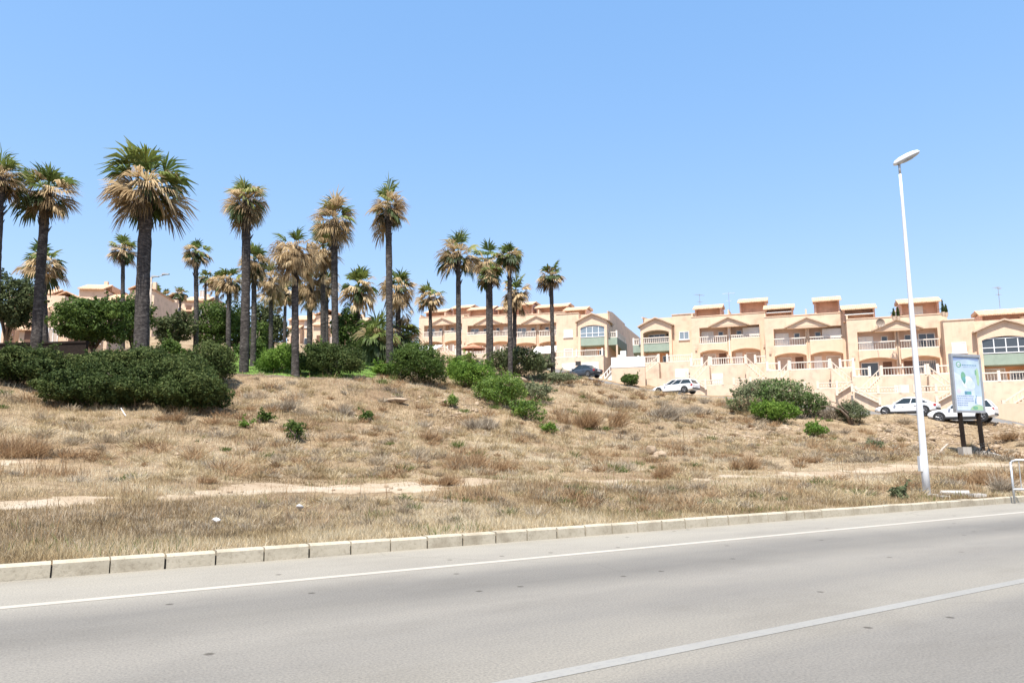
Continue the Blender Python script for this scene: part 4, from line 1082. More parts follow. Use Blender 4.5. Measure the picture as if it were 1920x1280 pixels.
def slope_rail(mb, xa, za, xb, zb, y, h=0.8, wall=0.0, gap=0.3):
    """sloping balustrade from (xa, za) down to (xb, zb)"""
    def lo(q): return (xa + (xb - xa) * q, za + (zb - za) * q)
    x0, z0 = lo(0); x1, z1 = lo(1)
    a = [(x0, z0 + h), (x1, z1 + h), (x1, z1 + h - 0.13), (x0, z0 + h - 0.13)]
    b = [(x0, z0 + 0.15), (x1, z1 + 0.15), (x1, z1), (x0, z0)]
    for q in (a, b):
        if xa < xb: q = q[::-1]
        mb.pxz(q, y - 0.06, y + 0.06)
    n = max(3, int(abs(xb - xa) / gap))
    for i in range(n):
        x, z = lo((i + 0.5) / n)
        mb.box(x - 0.04, x + 0.04, y - 0.04, y + 0.04, z + 0.14, z + h - 0.12)
    for x, z in ((x0, z0), (x1, z1)): mb.box(x - 0.11, x + 0.11, y - 0.11, y + 0.11, z - 0.1, z + h + 0.14)
def window(t, x0, x1, z0, z1, y, kind='glass', mull=1, bars=False, sill=True):
    """a window or shutter set on the wall plane y (outer face towards -y)"""
    fw = 0.07
    fr = MB()
    fr.box(x0, x1, y - 0.06, y - 0.003, z1 - fw, z1); fr.box(x0, x1, y - 0.06, y - 0.003, z0, z0 + fw)
    fr.box(x0, x0 + fw, y - 0.06, y - 0.003, z0 + fw, z1 - fw); fr.box(x1 - fw, x1, y - 0.06, y - 0.003, z0 + fw, z1 - fw)
    for i in range(mull):
        xm = x0 + (x1 - x0) * (i + 1) / (mull + 1); fr.box(xm - 0.035, xm + 0.035, y - 0.055, y - 0.003, z0 + fw, z1 - fw)
    if sill: fr.box(x0 - 0.08, x1 + 0.08, y - 0.12, y - 0.003, z0 - 0.08, z0 - 0.003)
    f = fr.build('window', M['frame'], t)
    pm = {'glass': 'glass', 'pale': 'glass_pale', 'shutter': 'shutter', 'beige': 'shutter_beige', 'white': 'awning'}[kind]
    MB().box(x0 + fw, x1 - fw, y - 0.03, y - 0.004, z0 + fw, z1 - fw).build('shutter' if kind in ('shutter', 'beige', 'white') else 'pane', M[pm], f)
    if bars:
        b = MB()
        n = int((x1 - x0) / 0.16)
        for i in range(n): 
            x = x0 + (i + .5) * (x1 - x0) / n; b.box(x - .012, x + .012, y - 0.12, y - 0.10, z0 - .05, z1 + .05)
        b.box(x0, x1, y - .125, y - .095, z0 + .2, z0 + .23); b.box(x0, x1, y - .125, y - .095, z1 - .23, z1 - .2)
        b.build('window_bars', M['white'], f)
    return f
def door(t, x0, x1, z0, z1, y, mat='brown'):
    d = MB().box(x0, x1, y - 0.05, y - 0.003, z0, z1).box(x0 + .12, x1 - .12, y - .065, y - .05, z0 + .25, z0 + .9).box(x0 + .12, x1 - .12, y - .065, y - .05, z0 + 1.05, z1 - .15).build('door', M[mat], t)
    MB().box(x1 - 0.14, x1 - 0.09, y - 0.10, y - 0.065, z0 + 0.95, z0 + 1.0).build('handle', M['grey_metal'], d)
def antenna(base, h, label, seed):
    rg = random.Random(seed)
    t = thing('tv_antenna', label, 'antenna', base, rg.uniform(0, 3), 'aerials on the house roofs')
    MB().tube([(0, 0, -0.1), (0, 0, h)], 0.025, 6).build('mast', M['antenna'], t)
    m = MB(); m.bar((-0.7, 0, h - 0.12), (0.7, 0, h - 0.12), 0.015)
    for i in range(7): x = -0.65 + i * 0.21; m.bar((x, -0.32 + .02 * i, h - 0.12), (x, 0.32 - .02 * i, h - 0.12), 0.01)
    m.bar((-0.35, 0, h * .62), (0.35, 0, h * .62), 0.012)
    for i in range(4): x = -0.3 + i * .2; m.bar((x, -.2, h * .62), (x, .2, h * .62), 0.009)
    m.build('aerial', M['antenna'], t)
def steps_stair(mb, xa, za, xb, zb, y0, y1):
    """solid stair going from (xa, za) down to (xb, zb)"""
    n = 14; pts = []
    for i in range(n):
        x0 = xa + (xb - xa) * i / n; x1 = xa + (xb - xa) * (i + 1) / n; z = za + (zb - za) * (i + 1) / n
        pts += [(x0, z), (x1, z)]
    pts += [(xb, zb - 1.5), (xa, zb - 1.5)]
    if xb > xa: pts = pts[::-1]
    mb.pxz(pts, y0, y1)

GH = 'peach terraced houses stepping down the street'
def penthouse(t, x0, x1, zb, zt, y0=1.9, front='open', deep=4.0):
    """small room on the roof terrace under a tiled lean-to roof"""
    r = MB()
    r.box(x0, x0 + .18, y0 + .5, y0 + deep, zb, zt - .55); r.box(x1 - .18, x1, y0 + .5, y0 + deep, zb, zt - .55)
    r.box(x0 + .18, x1 - .18, y0 + 1.3, y0 + deep, zb, zt - .4)
    p = r.build('roof_room', M['pink'], t)
    h = 0.74
    MB().pyz([(y0, zt - h - .12), (y0 + 1.9, zt - .12), (y0 + 1.9, zt), (y0, zt - h)], x0 - .2, x1 + .2).box(x0 - .1, x1 + .1, y0 + 1.9, y0 + deep + .1, zt - .35, zt - .02).build('tile_roof', M['tiles'], p)
    if front == 'awning':
        MB().pyz([(y0 + .1, zb + .62), (y0 + 1.25, zb + .95), (y0 + 1.25, zb + 1.0), (y0 + .1, zb + .67)], x0 + .15, x1 - .15).build('awning', M['awning'], p)
    if front == 'door':
        xm = (x0 + x1) / 2; MB().box(xm - .4, xm + .4, y0 + 1.24, y0 + 1.297, zb + .01, zt - .95).build('door', M['shutter'], p)
    return p

def terrace_house(label, px, Y, yt, rot_deg, W=8.6, street=2.7, o=None):
    """two mirrored dwellings sharing one pediment; origin on the facade plane at terrace level"""
    o = o or {}
    base = P(px, yt, Y)
    t = thing('terraced_house', label, 'house', base, -R(rot_deg), GH)
    h = W / 2; xo = h - 0.92; low = -street - 4.0
    R1 = 1.0
    top = o.get('top', 6.15)
    wl = MB()
    wl.box(-h, h, R1, 9.5, low, top)
    wl.box(-h, -xo, 0, R1 - .002, low, top); wl.box(xo, h, 0, R1 - .002, low, top)
    wl.box(-.2, .2, 0, R1 - .002, 0.0, 4.82)
    wl.box(-xo, xo, 0, R1 - .002, 4.82, top)
    wl.box(-xo, xo, 0.003, R1 - .002, low, 0.0)
    wl.pxz(arch_pts(-xo, -.2, 2.85, 1.78, .32), -.30, R1 - .002)
    wl.pxz(arch_pts(.2, xo, 2.85, 1.78, .32), -.30, R1 - .002)
    if o.get('solid_right'): wl.box(.2, xo, -.30, -.16, 2.85, 3.30)
    if o.get('solid_left'): wl.box(-xo, -.2, -.30, -.16, 2.85, 3.30)
    wl.box(-h - .02, h + .02, -.05, .22, top, top + .09)
    wall = wl.build('wall', M['wall'], t)
    # pediment with its little tiled gable
    pw, pz = 2.0, 4.82
    MB().pxz([(-pw, pz), (pw, pz), (0, pz + .88)], -.72, -.003).box(-pw, pw, -.70, -.004, pz - .16, pz - .002).build('pediment', M['wall'], t)
    sl = .88 / pw
    MB().pxz([(-pw - .28, pz - .28 * sl), (0, pz + .88), (0, pz + 1.03), (-pw - .28, pz - .28 * sl + .15)], -.92, .0) \
        .pxz([(pw + .28, pz - .28 * sl), (pw + .28, pz - .28 * sl + .15), (0.0, pz + 1.03), (0, pz + .88)], -.92, .0).build('gable_roof', M['tiles'] if False else M['coping'], t)
    MB().box(-xo + .002, -.202, R1 - .012, R1 - .003, 2.86, 4.81).build('recess_wall', M['recess'], t)
    MB().box(.202, xo - .002, R1 - .012, R1 - .003, 2.86, 4.81).build('recess_wall', M['recess'], t)
    for a_, b_ in ((-xo + .002, -.202), (.202, xo - .002)): MB().box(a_, b_, R1 - .012, R1 - .003, .02, 2.0).build('recess_wall', M['recess'], t)  # paler colour painted in to brighten the shaded lower recesses
    # upper floor
    ul, ur = o.get('ul', 'shutter'), o.get('ur', 'shutter')
    window(t, -xo + .12, -xo + 1.5, 2.95, 4.45, R1 - .012, ul, 1, sill=False)
    window(t, -1.35, -.75, 3.75, 4.4, R1 - .012, 'glass', 0)
    window(t, .75, 1.35, 3.75, 4.4, R1 - .012, 'glass', 0)
    window(t, xo - 1.6, xo - .12, 2.95, 4.45, R1 - .012, ur, 1, sill=False)
    if o.get('lace'):
        MB().box(xo - 1.9, xo - .05, R1 - .5, R1 - .46, 3.6, 4.6).build('sun_blind', M['awning'], t)
    rl = MB(); rm = o.get('rail', 'rail_white')
    balustrade(rl, -xo, -.2, -.24, 3.30 if o.get('solid_left') else 2.85, 3.72, o.get('bl', 'turned'))
    rl.build('balcony_rail', M[rm], t)
    rl = MB()
    balustrade(rl, .2, xo, -.24, 3.30 if o.get('solid_right') else 2.85, 3.72, o.get('br', 'turned'))
    rl.build('balcony_rail', M[rm], t)
    MB().tube([(0.0, -.06, 0.1), (0.0, -.06, 4.6)], .05, 6).build('drain_pipe', M[o.get('pipe', 'coping')], t)
    # ground floor
    window(t, -xo + .2, -1.75, .02, 1.75, R1 - .012, o.get('ll', 'beige'), 0, sill=False)
    door(t, -1.35, -.55, .01, 1.75, R1 - .012)
    door(t, .55, 1.3, .01, 1.75, R1 - .012, o.get('rdoor', 'frame'))
    window(t, 1.75, xo - .2, .02 if not o.get('bars') else .5, 1.72, R1 - .012, o.get('lr', 'beige'), 0, bars=bool(o.get('bars')), sill=False)
    # terrace, parapet walls, stairs, garages
    D = 2.7
    tw = MB()
    tw.box(-h, h, -D, -.305, low, -.003)
    tw.box(-.06, .06, -D + .1, -.31, 0.0, 1.15)
    tw.box(h - .14, h, -D + .02, -.31, 0, .62); tw.box(-h, -h + .14, -D + .02, -.31, 0, .62)
    terr = tw.build('terrace', M['wall_low'], t)
    posts = (-h + .2, -1.9, .0, 1.9, h - .2)
    sx = o.get('stairs', (-1, 1))
    tr = MB()
    gaps = []
    if -1 in sx: gaps.append((-2.9, -1.9))
    if 1 in sx: gaps.append((1.9, 2.9))
    segs = [(-h + .2, h - .2)]
    for a, b in gaps:
        segs = [q for s_ in segs for q in ((s_[0], min(s_[1], a)), (max(s_[0], b), s_[1])) if q[1] - q[0] > .3] if True else segs
    rk = o.get('trail', 'turned')
    for a, b in segs: balustrade(tr, a, b, -D + .08, 0.0, .82, rk, (a, b))
    tr.build('terrace_rail', M[o.get('trm', 'rail_white')], t)
    for s_ in sx:
        st = MB(); xa, xb = s_ * 1.95, s_ * (h + .15)
        steps_stair(st, xa, -.02, xb, -street, -D - 1.15, -D - .003)
        sp = st.build('stairs', M['wall_low'], t)
        sr = MB(); slope_rail(sr, xa, -.05, xb, -street + .0, -D - 1.05)
        sr.build('stair_rail', M[o.get('srm', 'rail_cream')], sp)
        if o.get('zig'):
            s2 = MB(); slope_rail(s2, xb, -street * .55, xa + s_ * .4, -street - .1, -D - 1.75, .5)
            s2.build('stair_rail', M[o.get('srm', 'rail_cream')], sp)
    for s_ in o.get('garage', ()):
        gx_ = s_ * 1.25
        g = MB(); g.box(gx_ - .62, gx_ + .62, -D - .05, -D - .003, -street - .1, -street + 1.75)
        g.build('garage_door', M['shutter'], t)
    # front garden wall towards the street
    fw_ = MB(); fw_.box(-h + .05, h - .05, -D - 1.55, -D - 1.40, low, -street + o.get('fwall', .55))
    fw_.build('garden_wall', M[o.get('fwm', 'wall_low')], t)
    gr_ = MB(); zg_ = -street + o.get('fwall', .55)
    balustrade(gr_, -h + .1, -.5, -D - 1.475, zg_ + .002, zg_ + .62, 'turned', (-h + .2, -2.4, -.55)); balustrade(gr_, .6, h - .1, -D - 1.475, zg_ + .002, zg_ + .62, 'turned', (.65, 2.4, h - .2))
    gr_.build('wall_rail', M['rail_cream'], t)
    for (x0, x1, zt, fr) in o.get('pent', ()): penthouse(t, x0, x1, top + .0, zt + .3, y0=.75, front=fr)
    # roof terrace parapets
    rp = MB(); rp.box(-h + .01, -h + .16, .24, 8, top, top + .55); rp.box(h - .16, h - .01, .24, 8, top, top + .55)
    rp.box(-.08, .08, .24, 8, top, top + .7)
    rp.build('roof_parapet', M['wall'], t)
    # lamps, meter boxes and air units
    for x in (-xo - .45, xo + .45): MB().box(x - .12, x + .12, -.12, -.003, 2.1, 2.42).build('wall_box', M['coping'], t)
    if o.get('ac'):
        for ax, az in o['ac']: MB().box(ax - .4, ax + .4, -.34, -.003, az, az + .55).disc_y((ax - .08, az + .28), .2, -.35, -.341, 16, 1).build('air_unit', [M['white'], M['car_trim']], t)
    return t

def end_house(label, px, Y, yt, rot_deg, side, street=2.7, o=None):
    """house at the end of a row: an arched gable bay with a green band, plain wall on the given side (+1 right, -1 left)"""
    o = o or {}
    base = P(px, yt, Y)
    t = thing('end_house', label, 'house', base, -R(rot_deg), GH)
    g = o.get('g', 1.95); pl = o.get('plain', 2.9); top = o.get('top', 6.2); low = -street - 4.0
    X = lambda a, b: (a, b) if side > 0 else (-b, -a)
    wl = MB(); R1 = 1.6
    xa, xb = X(-g, g + pl)
    dp = o.get('deep', 12.0); wl.box(xa, xb, R1, dp, low, top)
    x0, x1 = X(g, g + pl); wl.box(x0, x1, .35, R1 - .002, low, top)
    wl.box(-g, g, -.2, R1 - .002, low, 0)
    # columns, arched beam, gable
    wl.box(-g, -g + .34, -.2, R1 - .002, 0, 4.55); wl.box(g - .34, g, -.2, R1 - .002, 0, 4.55)
    wl.pxz(arch_pts(-g + .34, g - .34, 4.55, 4.05, .34), -.2, R1 - .002)
    gp = [(-g, 4.55), (g, 4.55), (g, 4.92), (g * .5, 5.42), (0, 5.82), (-g * .5, 5.42), (-g, 4.92)]
    wl.pxz(gp, -.2, 3.4)
    wl.box(x0 - .02, x1 + .02, .28, .6, top, top + .1)
    wl.build('wall', M['wall'], t)
    rf = MB()
    ro = [(-g - .3, 4.80), (-g * .5, 5.44), (0, 5.85), (g * .5, 5.44), (g + .3, 4.80)]
    for (ax, az), (bx, bz) in zip(ro[:-1], ro[1:]):
        rf.pxz([(ax, az), (bx, bz), (bx, bz + .16), (ax, az + .16)], -.5, 3.4)
    rf.build('gable_roof', M['coping'], t)
    MB().box(-g + .34, g - .34, -.12, R1 - .004, 1.72, 2.72).build('green_band', M['green_band'], t)
    # upper floor
    if o.get('glazed'):
        fr = MB(); pn = MB(); a, b = -g + .34, g - .34
        z0, z1 = 2.80, 4.25; n = 4
        for zz in (z0, 3.30, z1 - .08): fr.box(a, b, -.12, -.03, zz, zz + .08)
        for i in range(n + 1): x = a + (b - a) * i / n; fr.box(max(a, x - .04), min(b, x + .04), -.11, -.04, z0 + .08, z1 - .08)
        f = fr.build('glazed_balcony', M['frame'], t)
        pn.box(a + .04, b - .04, -.085, -.065, z0 + .09, z1 - .09).build('pane', M[o['glazed']], f)
        MB().box(a + .3, b - .9, R1 - .4, R1 - .36, 2.8, 4.2).build('curtain', M['awning'], t)
    else:
        window(t, -g + .7, g - 1.1, 2.78, 4.1, R1, 'glass', 2, sill=False)
        door(t, g - .95, g - .42, 2.78, 4.1, R1, 'dark')
        br = MB(); balustrade(br, -g + .34, g - .34, -.12, 2.73, 3.48, 'turned'); br.build('balcony_rail', M['rail_white'], t)
    # ground floor
    window(t, -g + .5, .1, .05, 1.55, R1, 'beige', 0, sill=False)
    window(t, .45, g - .6, .35, 1.3, R1, 'glass', 0, bars=bool(o.get('bars')))
    MB().box(-g + .36, g - .36, R1 - .012, R1 - .003, .02, 1.7).build('recess_wall', M['wall_orange'], t)
    # plain wall window
    wx0, wx1 = X(g + .85, g + 2.05)
    window(t, wx0, wx1, 3.05, 4.05, .35, o.get('pw', 'pale'), 1)
    if o.get('plain2'): window(t, wx0, wx1, .15, 1.5, .35, 'beige', 0)
    # side balcony wing
    if o.get('wing'):
        wsd = -side; L = o['wing']; ww = 1.15
        q0, q1 = (g, g + ww) if wsd > 0 else (-g - ww, -g)
        gb = MB(); gb.pyz([(.6, 1.75), (.6, 2.72), (.6 + L, 2.72), (.6 + L, 1.2)], q0 + (.002 if wsd > 0 else 0), q1 - (0 if wsd > 0 else .002))
        gb.build('side_balcony', M['green_band'], t)
        br = MB(); balustrade(br, q0 + .02, q1 - .02, .68, 2.725, 3.5, 'turned')
        xe = q1 - .07 if wsd > 0 else q0 + .07
        br.box(xe - .05, xe + .05, .7, .5 + L, 3.40, 3.5); br.box(xe - .05, xe + .05, .7, .5 + L, 2.725, 2.81)
        n = int(L / .3)
        for i in range(n): yy = .8 + (L - .4) * i / n; br.box(xe - .04, xe + .04, yy - .04, yy + .04, 2.81, 3.4)
        br.box(xe - .11, xe + .11, .6, .82, 2.72, 3.66)
        br.build('balcony_rail', M['rail_white'], t)
        if L > 3: MB().tube([(xe, .72, low), (xe, .72, 1.75)], .13, 8).build('column', M['wall_low'], t)
    # terrace front
    D = 2.5
    tw = MB(); tw.box(xa, xb, -D, -.205, low, -.003)
    tw.build('terrace', M['wall_low'], t)
    tr = MB(); rk = o.get('trail', 'turned')
    if o.get('gap') is None: balustrade(tr, xa + .15, xb - .15, -D + .08, 0, .82, rk, (xa + .15, (xa + xb) / 2, xb - .15))
    else:
        ga, gb_ = o['gap']
        balustrade(tr, xa + .15, ga, -D + .08, 0, .82, rk, (xa + .15, ga)); balustrade(tr, gb_, xb - .15, -D + .08, 0, .82, rk, (gb_, xb - .15))
    tr.build('terrace_rail', M[o.get('trm', 'rail_white')], t)
    for (sa, sb) in o.get('stairs', ()):
        st = MB(); steps_stair(st, sa, -.02, sb, -street, -D - 1.15, -D - .003)
        sp = st.build('stairs', M['wall_low'], t)
        sr = MB(); slope_rail(sr, sa, -.05, sb, -street, -D - 1.05); sr.build('stair_rail', M['rail_cream'], sp)
    for gx_, gw in o.get('garage', ()):
        MB().box(gx_ - gw, gx_ + gw, -D - .05, -D - .003, -street - .1, -street + 1.8).build('garage_door', M['shutter'], t)
    for gx_, gz_ in o.get('vents', ()):
        MB().box(gx_ - .35, gx_ + .35, -D - .02, -D - .003, gz_, gz_ + .5).build('vent', M['dark'], t)
    fw_ = MB(); fw_.box(xa + .05, xb - .05, -D - 1.55, -D - 1.40, low, -street + .6); fw_.build('garden_wall', M[o.get('fwm', 'wall_low')], t)
    for (a, b, zt, fr_) in o.get('pent', ()): penthouse(t, a, b, top, zt, 2.6, fr_)
    if o.get('slope_par'):
        s0, s1 = X(-g, g + pl)
        MB().pyz([(.8, top), (12, top), (12, top + .25), (3.5, top + .45), (.8, top + .12)], s0 + .01, s0 + .18).pyz([(.8, top), (12, top), (12, top + .25), (3.5, top + .45), (.8, top + .12)], s1 - .18, s1 - .01).build('roof_parapet', M['wall'], t)
    return t

RT = 22
end_house('end house with an open arched balcony over a green band behind the white estate car', 1232, 90, 684, RT, 1,
          o=dict(wing=1.3, stairs=((.9, -2.6),), gap=(.6, 1.7), vents=((4.0, -1.9),), garage=((3.4, .8),), slope_par=True, pw='pale'))
terrace_house('house pair with white turned balustrades between the end house and the bank thicket', 1370, 84, 688, RT, 8.6,
          o=dict(solid_right=True, lace=True, pent=((-4.0, -.9, 7.75, 'open'), (1.2, 4.2, 8.15, 'open')), garage=(-1,), zig=True, stairs=(-1, 1), pipe='frame', ac=((-3.9, -1.1),), fwall=.3))
terrace_house('house pair with beige solid right balcony above the big bank thicket', 1518, 77, 697, RT, 8.6,
          o=dict(solid_right=True, ul='white', ur='white', lace=True, br='bars', trail='bars', pent=((-4.2, -1.3, 7.7, 'awning'), (.9, 3.4, 8.2, 'open')), bl='bars', zig=True, srm='rail_cream'))
terrace_house('house pair crossed by the white lamp post with dark barred terrace window', 1688, 72, 708, RT, 9.0,
          o=dict(garage=(-.2,), bl='bars', br='bars', ul='white', ur='glass', lr='glass', bars=True, ll='glass', trail='bars', pent=((-4.7, -1.7, 7.85, 'awning'), (.6, 4.1, 8.1, 'door')), zig=True, rdoor='brown', pipe='rail_brown', fwall=.9))
end_house('end house with grey glazed balcony at the right edge of the photo', 1893, 67, 718, RT, -1,
          o=dict(glazed='glass', bars=True, trail='bars', stairs=((2.4, -1.4),), pw='shutter', plain=2.6, fwm='wall_cream', g=2.25, slope_par=True, pent=((-1.2, 3.2, 7.7, 'open'),)))
RL = 20
end_house('end house with white glazed balcony and receding side wall behind the dark car', 1112, 94, 672, RL, -1, street=2.6,
          o=dict(glazed='glass_pale', deep=24.0, wing=6.5, pw='shutter', plain2=True, plain=3.1, garage=((-2.6, .9), (.2, 1.1)), vents=((-1.35, -1.1),), slope_par=True, trail='bars', pent=((-4.6, -1.6, 7.9, 'open'),)))
terrace_house('house pair behind the right most palm with a white awning over its terrace', 1009, 102, 669, RL, 9.0, street=2.6,
          o=dict(ul='pale', pent=((-3.9, -1.2, 8.3, 'open'), (-.6, 4.0, 7.7, 'open')), garage=()))
terrace_house('house pair behind the close pair of palms with a terracotta parasol on its terrace', 917, 109, 667, RL, 9.0, street=2.6,
          o=dict(ul='pale', pent=((-3.9, .2, 7.9, 'open'), (.9, 4.1, 7.7, 'open')), garage=(), solid_left=True))
terrace_house('left most house pair of the middle row seen between slim palms', 832, 115, 664, RL, 9.0, street=2.6,
          o=dict(ul='pale', pent=((-3.9, -.2, 7.6, 'open'), (.9, 4.1, 8.0, 'open')), garage=(), solid_right=True))

# garden walls, awnings, parasol, roof odds and ends
b = P(1168, 688, 86); t = thing('garden_wall', 'peach garden wall with white top between the two house rows', 'wall', b, -R(20))
MB().box(-1.4, 2.6, 0, .3, -6.0, -.05).build('wall', M['wall'], t); MB().box(-1.4, 2.6, -.03, .33, -.047, 1.2).build('wall_top', M['white_wall'], t)
b = P(1146, 690, 87); t = thing('outdoor_stairs', 'white walled stairs climbing beside the end house side wall', 'stairs', b, -R(20))
st = MB(); steps_stair(st, 1.0, .6, -1.3, -1.9, 0, 1.2); st.build('steps', M['white_wall'], t)
sr = MB(); slope_rail(sr, 1.0, .6, -1.3, -1.9, -.08); sr.build('stair_rail', M['white'], t)
MB().box(.9, 1.6, 1.21, 1.4, -5, 2.2).build('side_wall', M['white_wall'], t)
b = P(1022, 655, 98.5); t = thing('terrace_awning', 'white awning spread over the terrace left of the right most palm', 'awning', b, -R(20))
MB().pyz([(-1.4, -.75), (1.2, .55), (1.2, .62), (-1.4, -.68)], -1.6, 1.7).build('canvas', M['awning'], t)
MB().bar((-1.5, -1.3, -.75), (-1.5, -1.3, -2.2), .04).bar((1.6, -1.3, -.75), (1.6, -1.3, -2.2), .04).build('support_pole', M['white'], t)
b = P(795, 652, 110); t = thing('terrace_awning', 'white awning over the terrace at the left end of the middle house row', 'awning', b, -R(20))
MB().pyz([(-1.4, -.6), (1.2, .45), (1.2, .52), (-1.4, -.53)], -2.6, 2.6).build('canvas', M['awning'], t)
MB().bar((-2.4, -1.3, -.6), (-2.4, -1.3, -2.2), .04).bar((2.4, -1.3, -.6), (2.4, -1.3, -2.2), .04).build('support_pole', M['white'], t)
b = P(887, 662, 104); t = thing('parasol', 'open terracotta parasol on a terrace between two palm trunks', 'parasol', b)
m = MB(); n = 8; m.v = [(0, 0, 1.35)] + [(1.75 * math.cos(k * 6.2832 / n), 1.75 * math.sin(k * 6.2832 / n), .72) for k in range(n)] + [(1.75 * math.cos(k * 6.2832 / n), 1.75 * math.sin(k * 6.2832 / n), .52) for k in range(n)]
m.f = [(0, 1 + k, 1 + (k + 1) % n) for k in range(n)] + [(1 + k, 1 + n + k, 1 + n + (k + 1) % n, 1 + (k + 1) % n) for k in range(n)]; m.m = [0] * len(m.f)
m.build('canopy', M['terra_cloth'], t); MB().bar((0, 0, -1.2), (0, 0, 1.33), .035).build('pole', M['white'], t)
antenna(P(1313, 590, 88), 2.6, 'aerial on the flat roof left of the first roof room', 1)
antenna(P(1368, 590, 85), 2.7, 'aerial right beside the first roof room', 2)
antenna(P(1875, 576, 72), 2.1, 'tall aerial on the roof at far right', 3)
b = P(1651, 607, 70.6); t = thing('satellite_dish', 'small satellite dish on the wall left of the lamp post', 'dish', b, -R(10))
m = MB(); rr = .42; m.v = [(0, .12, 0)]; m.f = []; m.m = []
for ring, (rad, yy) in enumerate(((.22, .09), (.42, 0.0))):
    for k in range(16): m.v.append((rad * math.cos(k * math.pi / 8), yy, rad * math.sin(k * math.pi / 8) + .1))
m.f = [(0, 1 + k, 1 + (k + 1) % 16) for k in range(16)] + [(1 + k, 17 + k, 17 + (k + 1) % 16, 1 + (k + 1) % 16) for k in range(16)]; m.m = [0] * 32
m.build('reflector', M['rail_brown'], t); MB().bar((0, .1, 0), (0, .9, -.3), .03).bar((0, .1, -.3), (.1, -.45, .05), .015).bar((-.5, 0.05, -.25), (.5, .05, -.25), .03).build('bracket', M['rail_brown'], t)
for i, (px, py, Y, lb) in enumerate(((1676, 592, 70, 'left potted cypress of the pair nearest the lamp post'), (1684, 592, 70, 'right potted cypress of the pair nearest the lamp post'),
                                     (1768, 584, 69, 'taller potted cypress at the right end of the roof room'), (1774, 585, 69, 'shorter potted cypress at the right end of the roof room'))):
    b = P(px, py, Y); t = thing('potted_cypress', lb, 'potted tree', b, 0, 'potted cypresses on the roof terraces')
    rg_ = np.random.default_rng(300 + i); hh = (0.65, .75, .95, .65)[i]
    MB().tube([(0, 0, -.45), (0, 0, -.05)], [.14, .19], 10).build('pot', M['coping'], t)
    bl = [(0, 0, .05 + hh * k / 5, .16 * (1 - .13 * k), .16 * (1 - .13 * k), hh / 7) for k in range(6)]
    Vv, Fv, tt = leaf_cloud(bl, 700, .1, rg_, .4, dens_noise=False)
    np_mesh('foliage', Vv, Fv, M['hedge'], tt, t); MB().bar((0, 0, -.1), (0, 0, .3), .02).build('stem', M['bark'], t)

# ---- houses on the hillside at left, seen between the trees
def hill_house(label, px, Y, yb, rot_deg, w_, dpt, hgt, seed, gables=2, storeys=2, flat=False):
    rg = random.Random(seed); b = P(px, yb, Y)
    t = thing('hillside_house', label, 'house', b, -R(rot_deg), 'peach houses on the left hillside')
    n = max(2, int(w_ / 3.1)); cw = w_ / n
    hs_ = [hgt + rg.choice((-.9, -.45, 0, .35)) for _ in range(n)]; hs_[n // 2] = hgt + .3
    wl = MB()
    for i in range(n):
        x0 = -w_ / 2 + i * cw; y_ = .25 * (i % 2)
        wl.box(x0 + .004, x0 + cw - .004, y_, dpt, -4, hs_[i])
        wl.box(x0 + .25, x0 + cw * .55, -1.0, y_ - .003, -4, hgt - 1.9 + (i % 2) * .4)
    wl.build('wall', M['wall'], t)
    if not flat:
        rf = MB()
        for i in range(n):
            x0 = -w_ / 2 + i * cw; zz = hs_[i]; y_ = .25 * (i % 2)
            if i % 3 == 1:
                xm = x0 + cw / 2
                rf.pxz([(x0 - .12, zz - .05), (xm, zz + .75), (xm, zz + .90), (x0 - .12, zz + .10)], y_ - .35, dpt * .8).pxz([(x0 + cw + .12, zz - .05), (x0 + cw + .12, zz + .10), (xm, zz + .90), (xm, zz + .75)], y_ - .35, dpt * .8)
            else:
                rf.pyz([(y_ - .4, zz - .1), (y_ + 2.2, zz + .95), (y_ + 2.2, zz + 1.1), (y_ - .4, zz + .05)], x0 - .06, x0 + cw + .06)
                rf.box(x0, x0 + cw, y_ + 2.2, dpt * .8, zz + .2, zz + 1.0)
        rf.build('roof', M['tiles'], t)
        for i in range(0, n, 2): MB().box(-w_ / 2 + (i + .6) * cw - .22, -w_ / 2 + (i + .6) * cw + .22, 3.0, 3.45, hs_[i] + .5, hs_[i] + 1.75).build('chimney', M['wall'], t)
    for i in range(n):
        x0 = -w_ / 2 + i * cw
        rr = MB().pyz([(-1.35, hgt - 1.95 + (i % 2) * .4), (-1.35, hgt - 1.80 + (i % 2) * .4), (-.004, hgt - 1.2 + (i % 2) * .4), (-.004, hgt - 1.35 + (i % 2) * .4)], x0 + .1, x0 + cw * .55 + .15); rr.build('porch_roof', M['tiles'], t)
        for k in range(storeys):
            window(t, x0 + cw * .62, x0 + cw * .86, .6 + 2.8 * k, 1.8 + 2.8 * k, 0, 'beige' if rg.random() < .5 else 'glass', 1)
        door(t, x0 + cw * .2, x0 + cw * .2 + .9, 0, 2, -1.0)
hill_house('long row of hillside houses with tiled roofs behind the first trees', 165, 92, 628, -6, 15.5, 9, 5.7, 1)
hill_house('hillside house with bare peach walls above the dark garden wall', 118, 62, 655, -14, 6.6, 6, 3.3, 2, storeys=1, flat=True)
hill_house('pale hillside house half hidden by the pine at far left', 58, 70, 650, -10, 5.0, 6, 4.9, 5, storeys=1, flat=True)
hill_house('distant hillside house whose pink roof shows left of the orange crowned palm', 322, 112, 598, 0, 11, 9, 2.9, 3)
hill_house('house with pink tiled roof seen between the palm trunks of the grove', 612, 108, 655, 6, 12, 9, 5.0, 4)
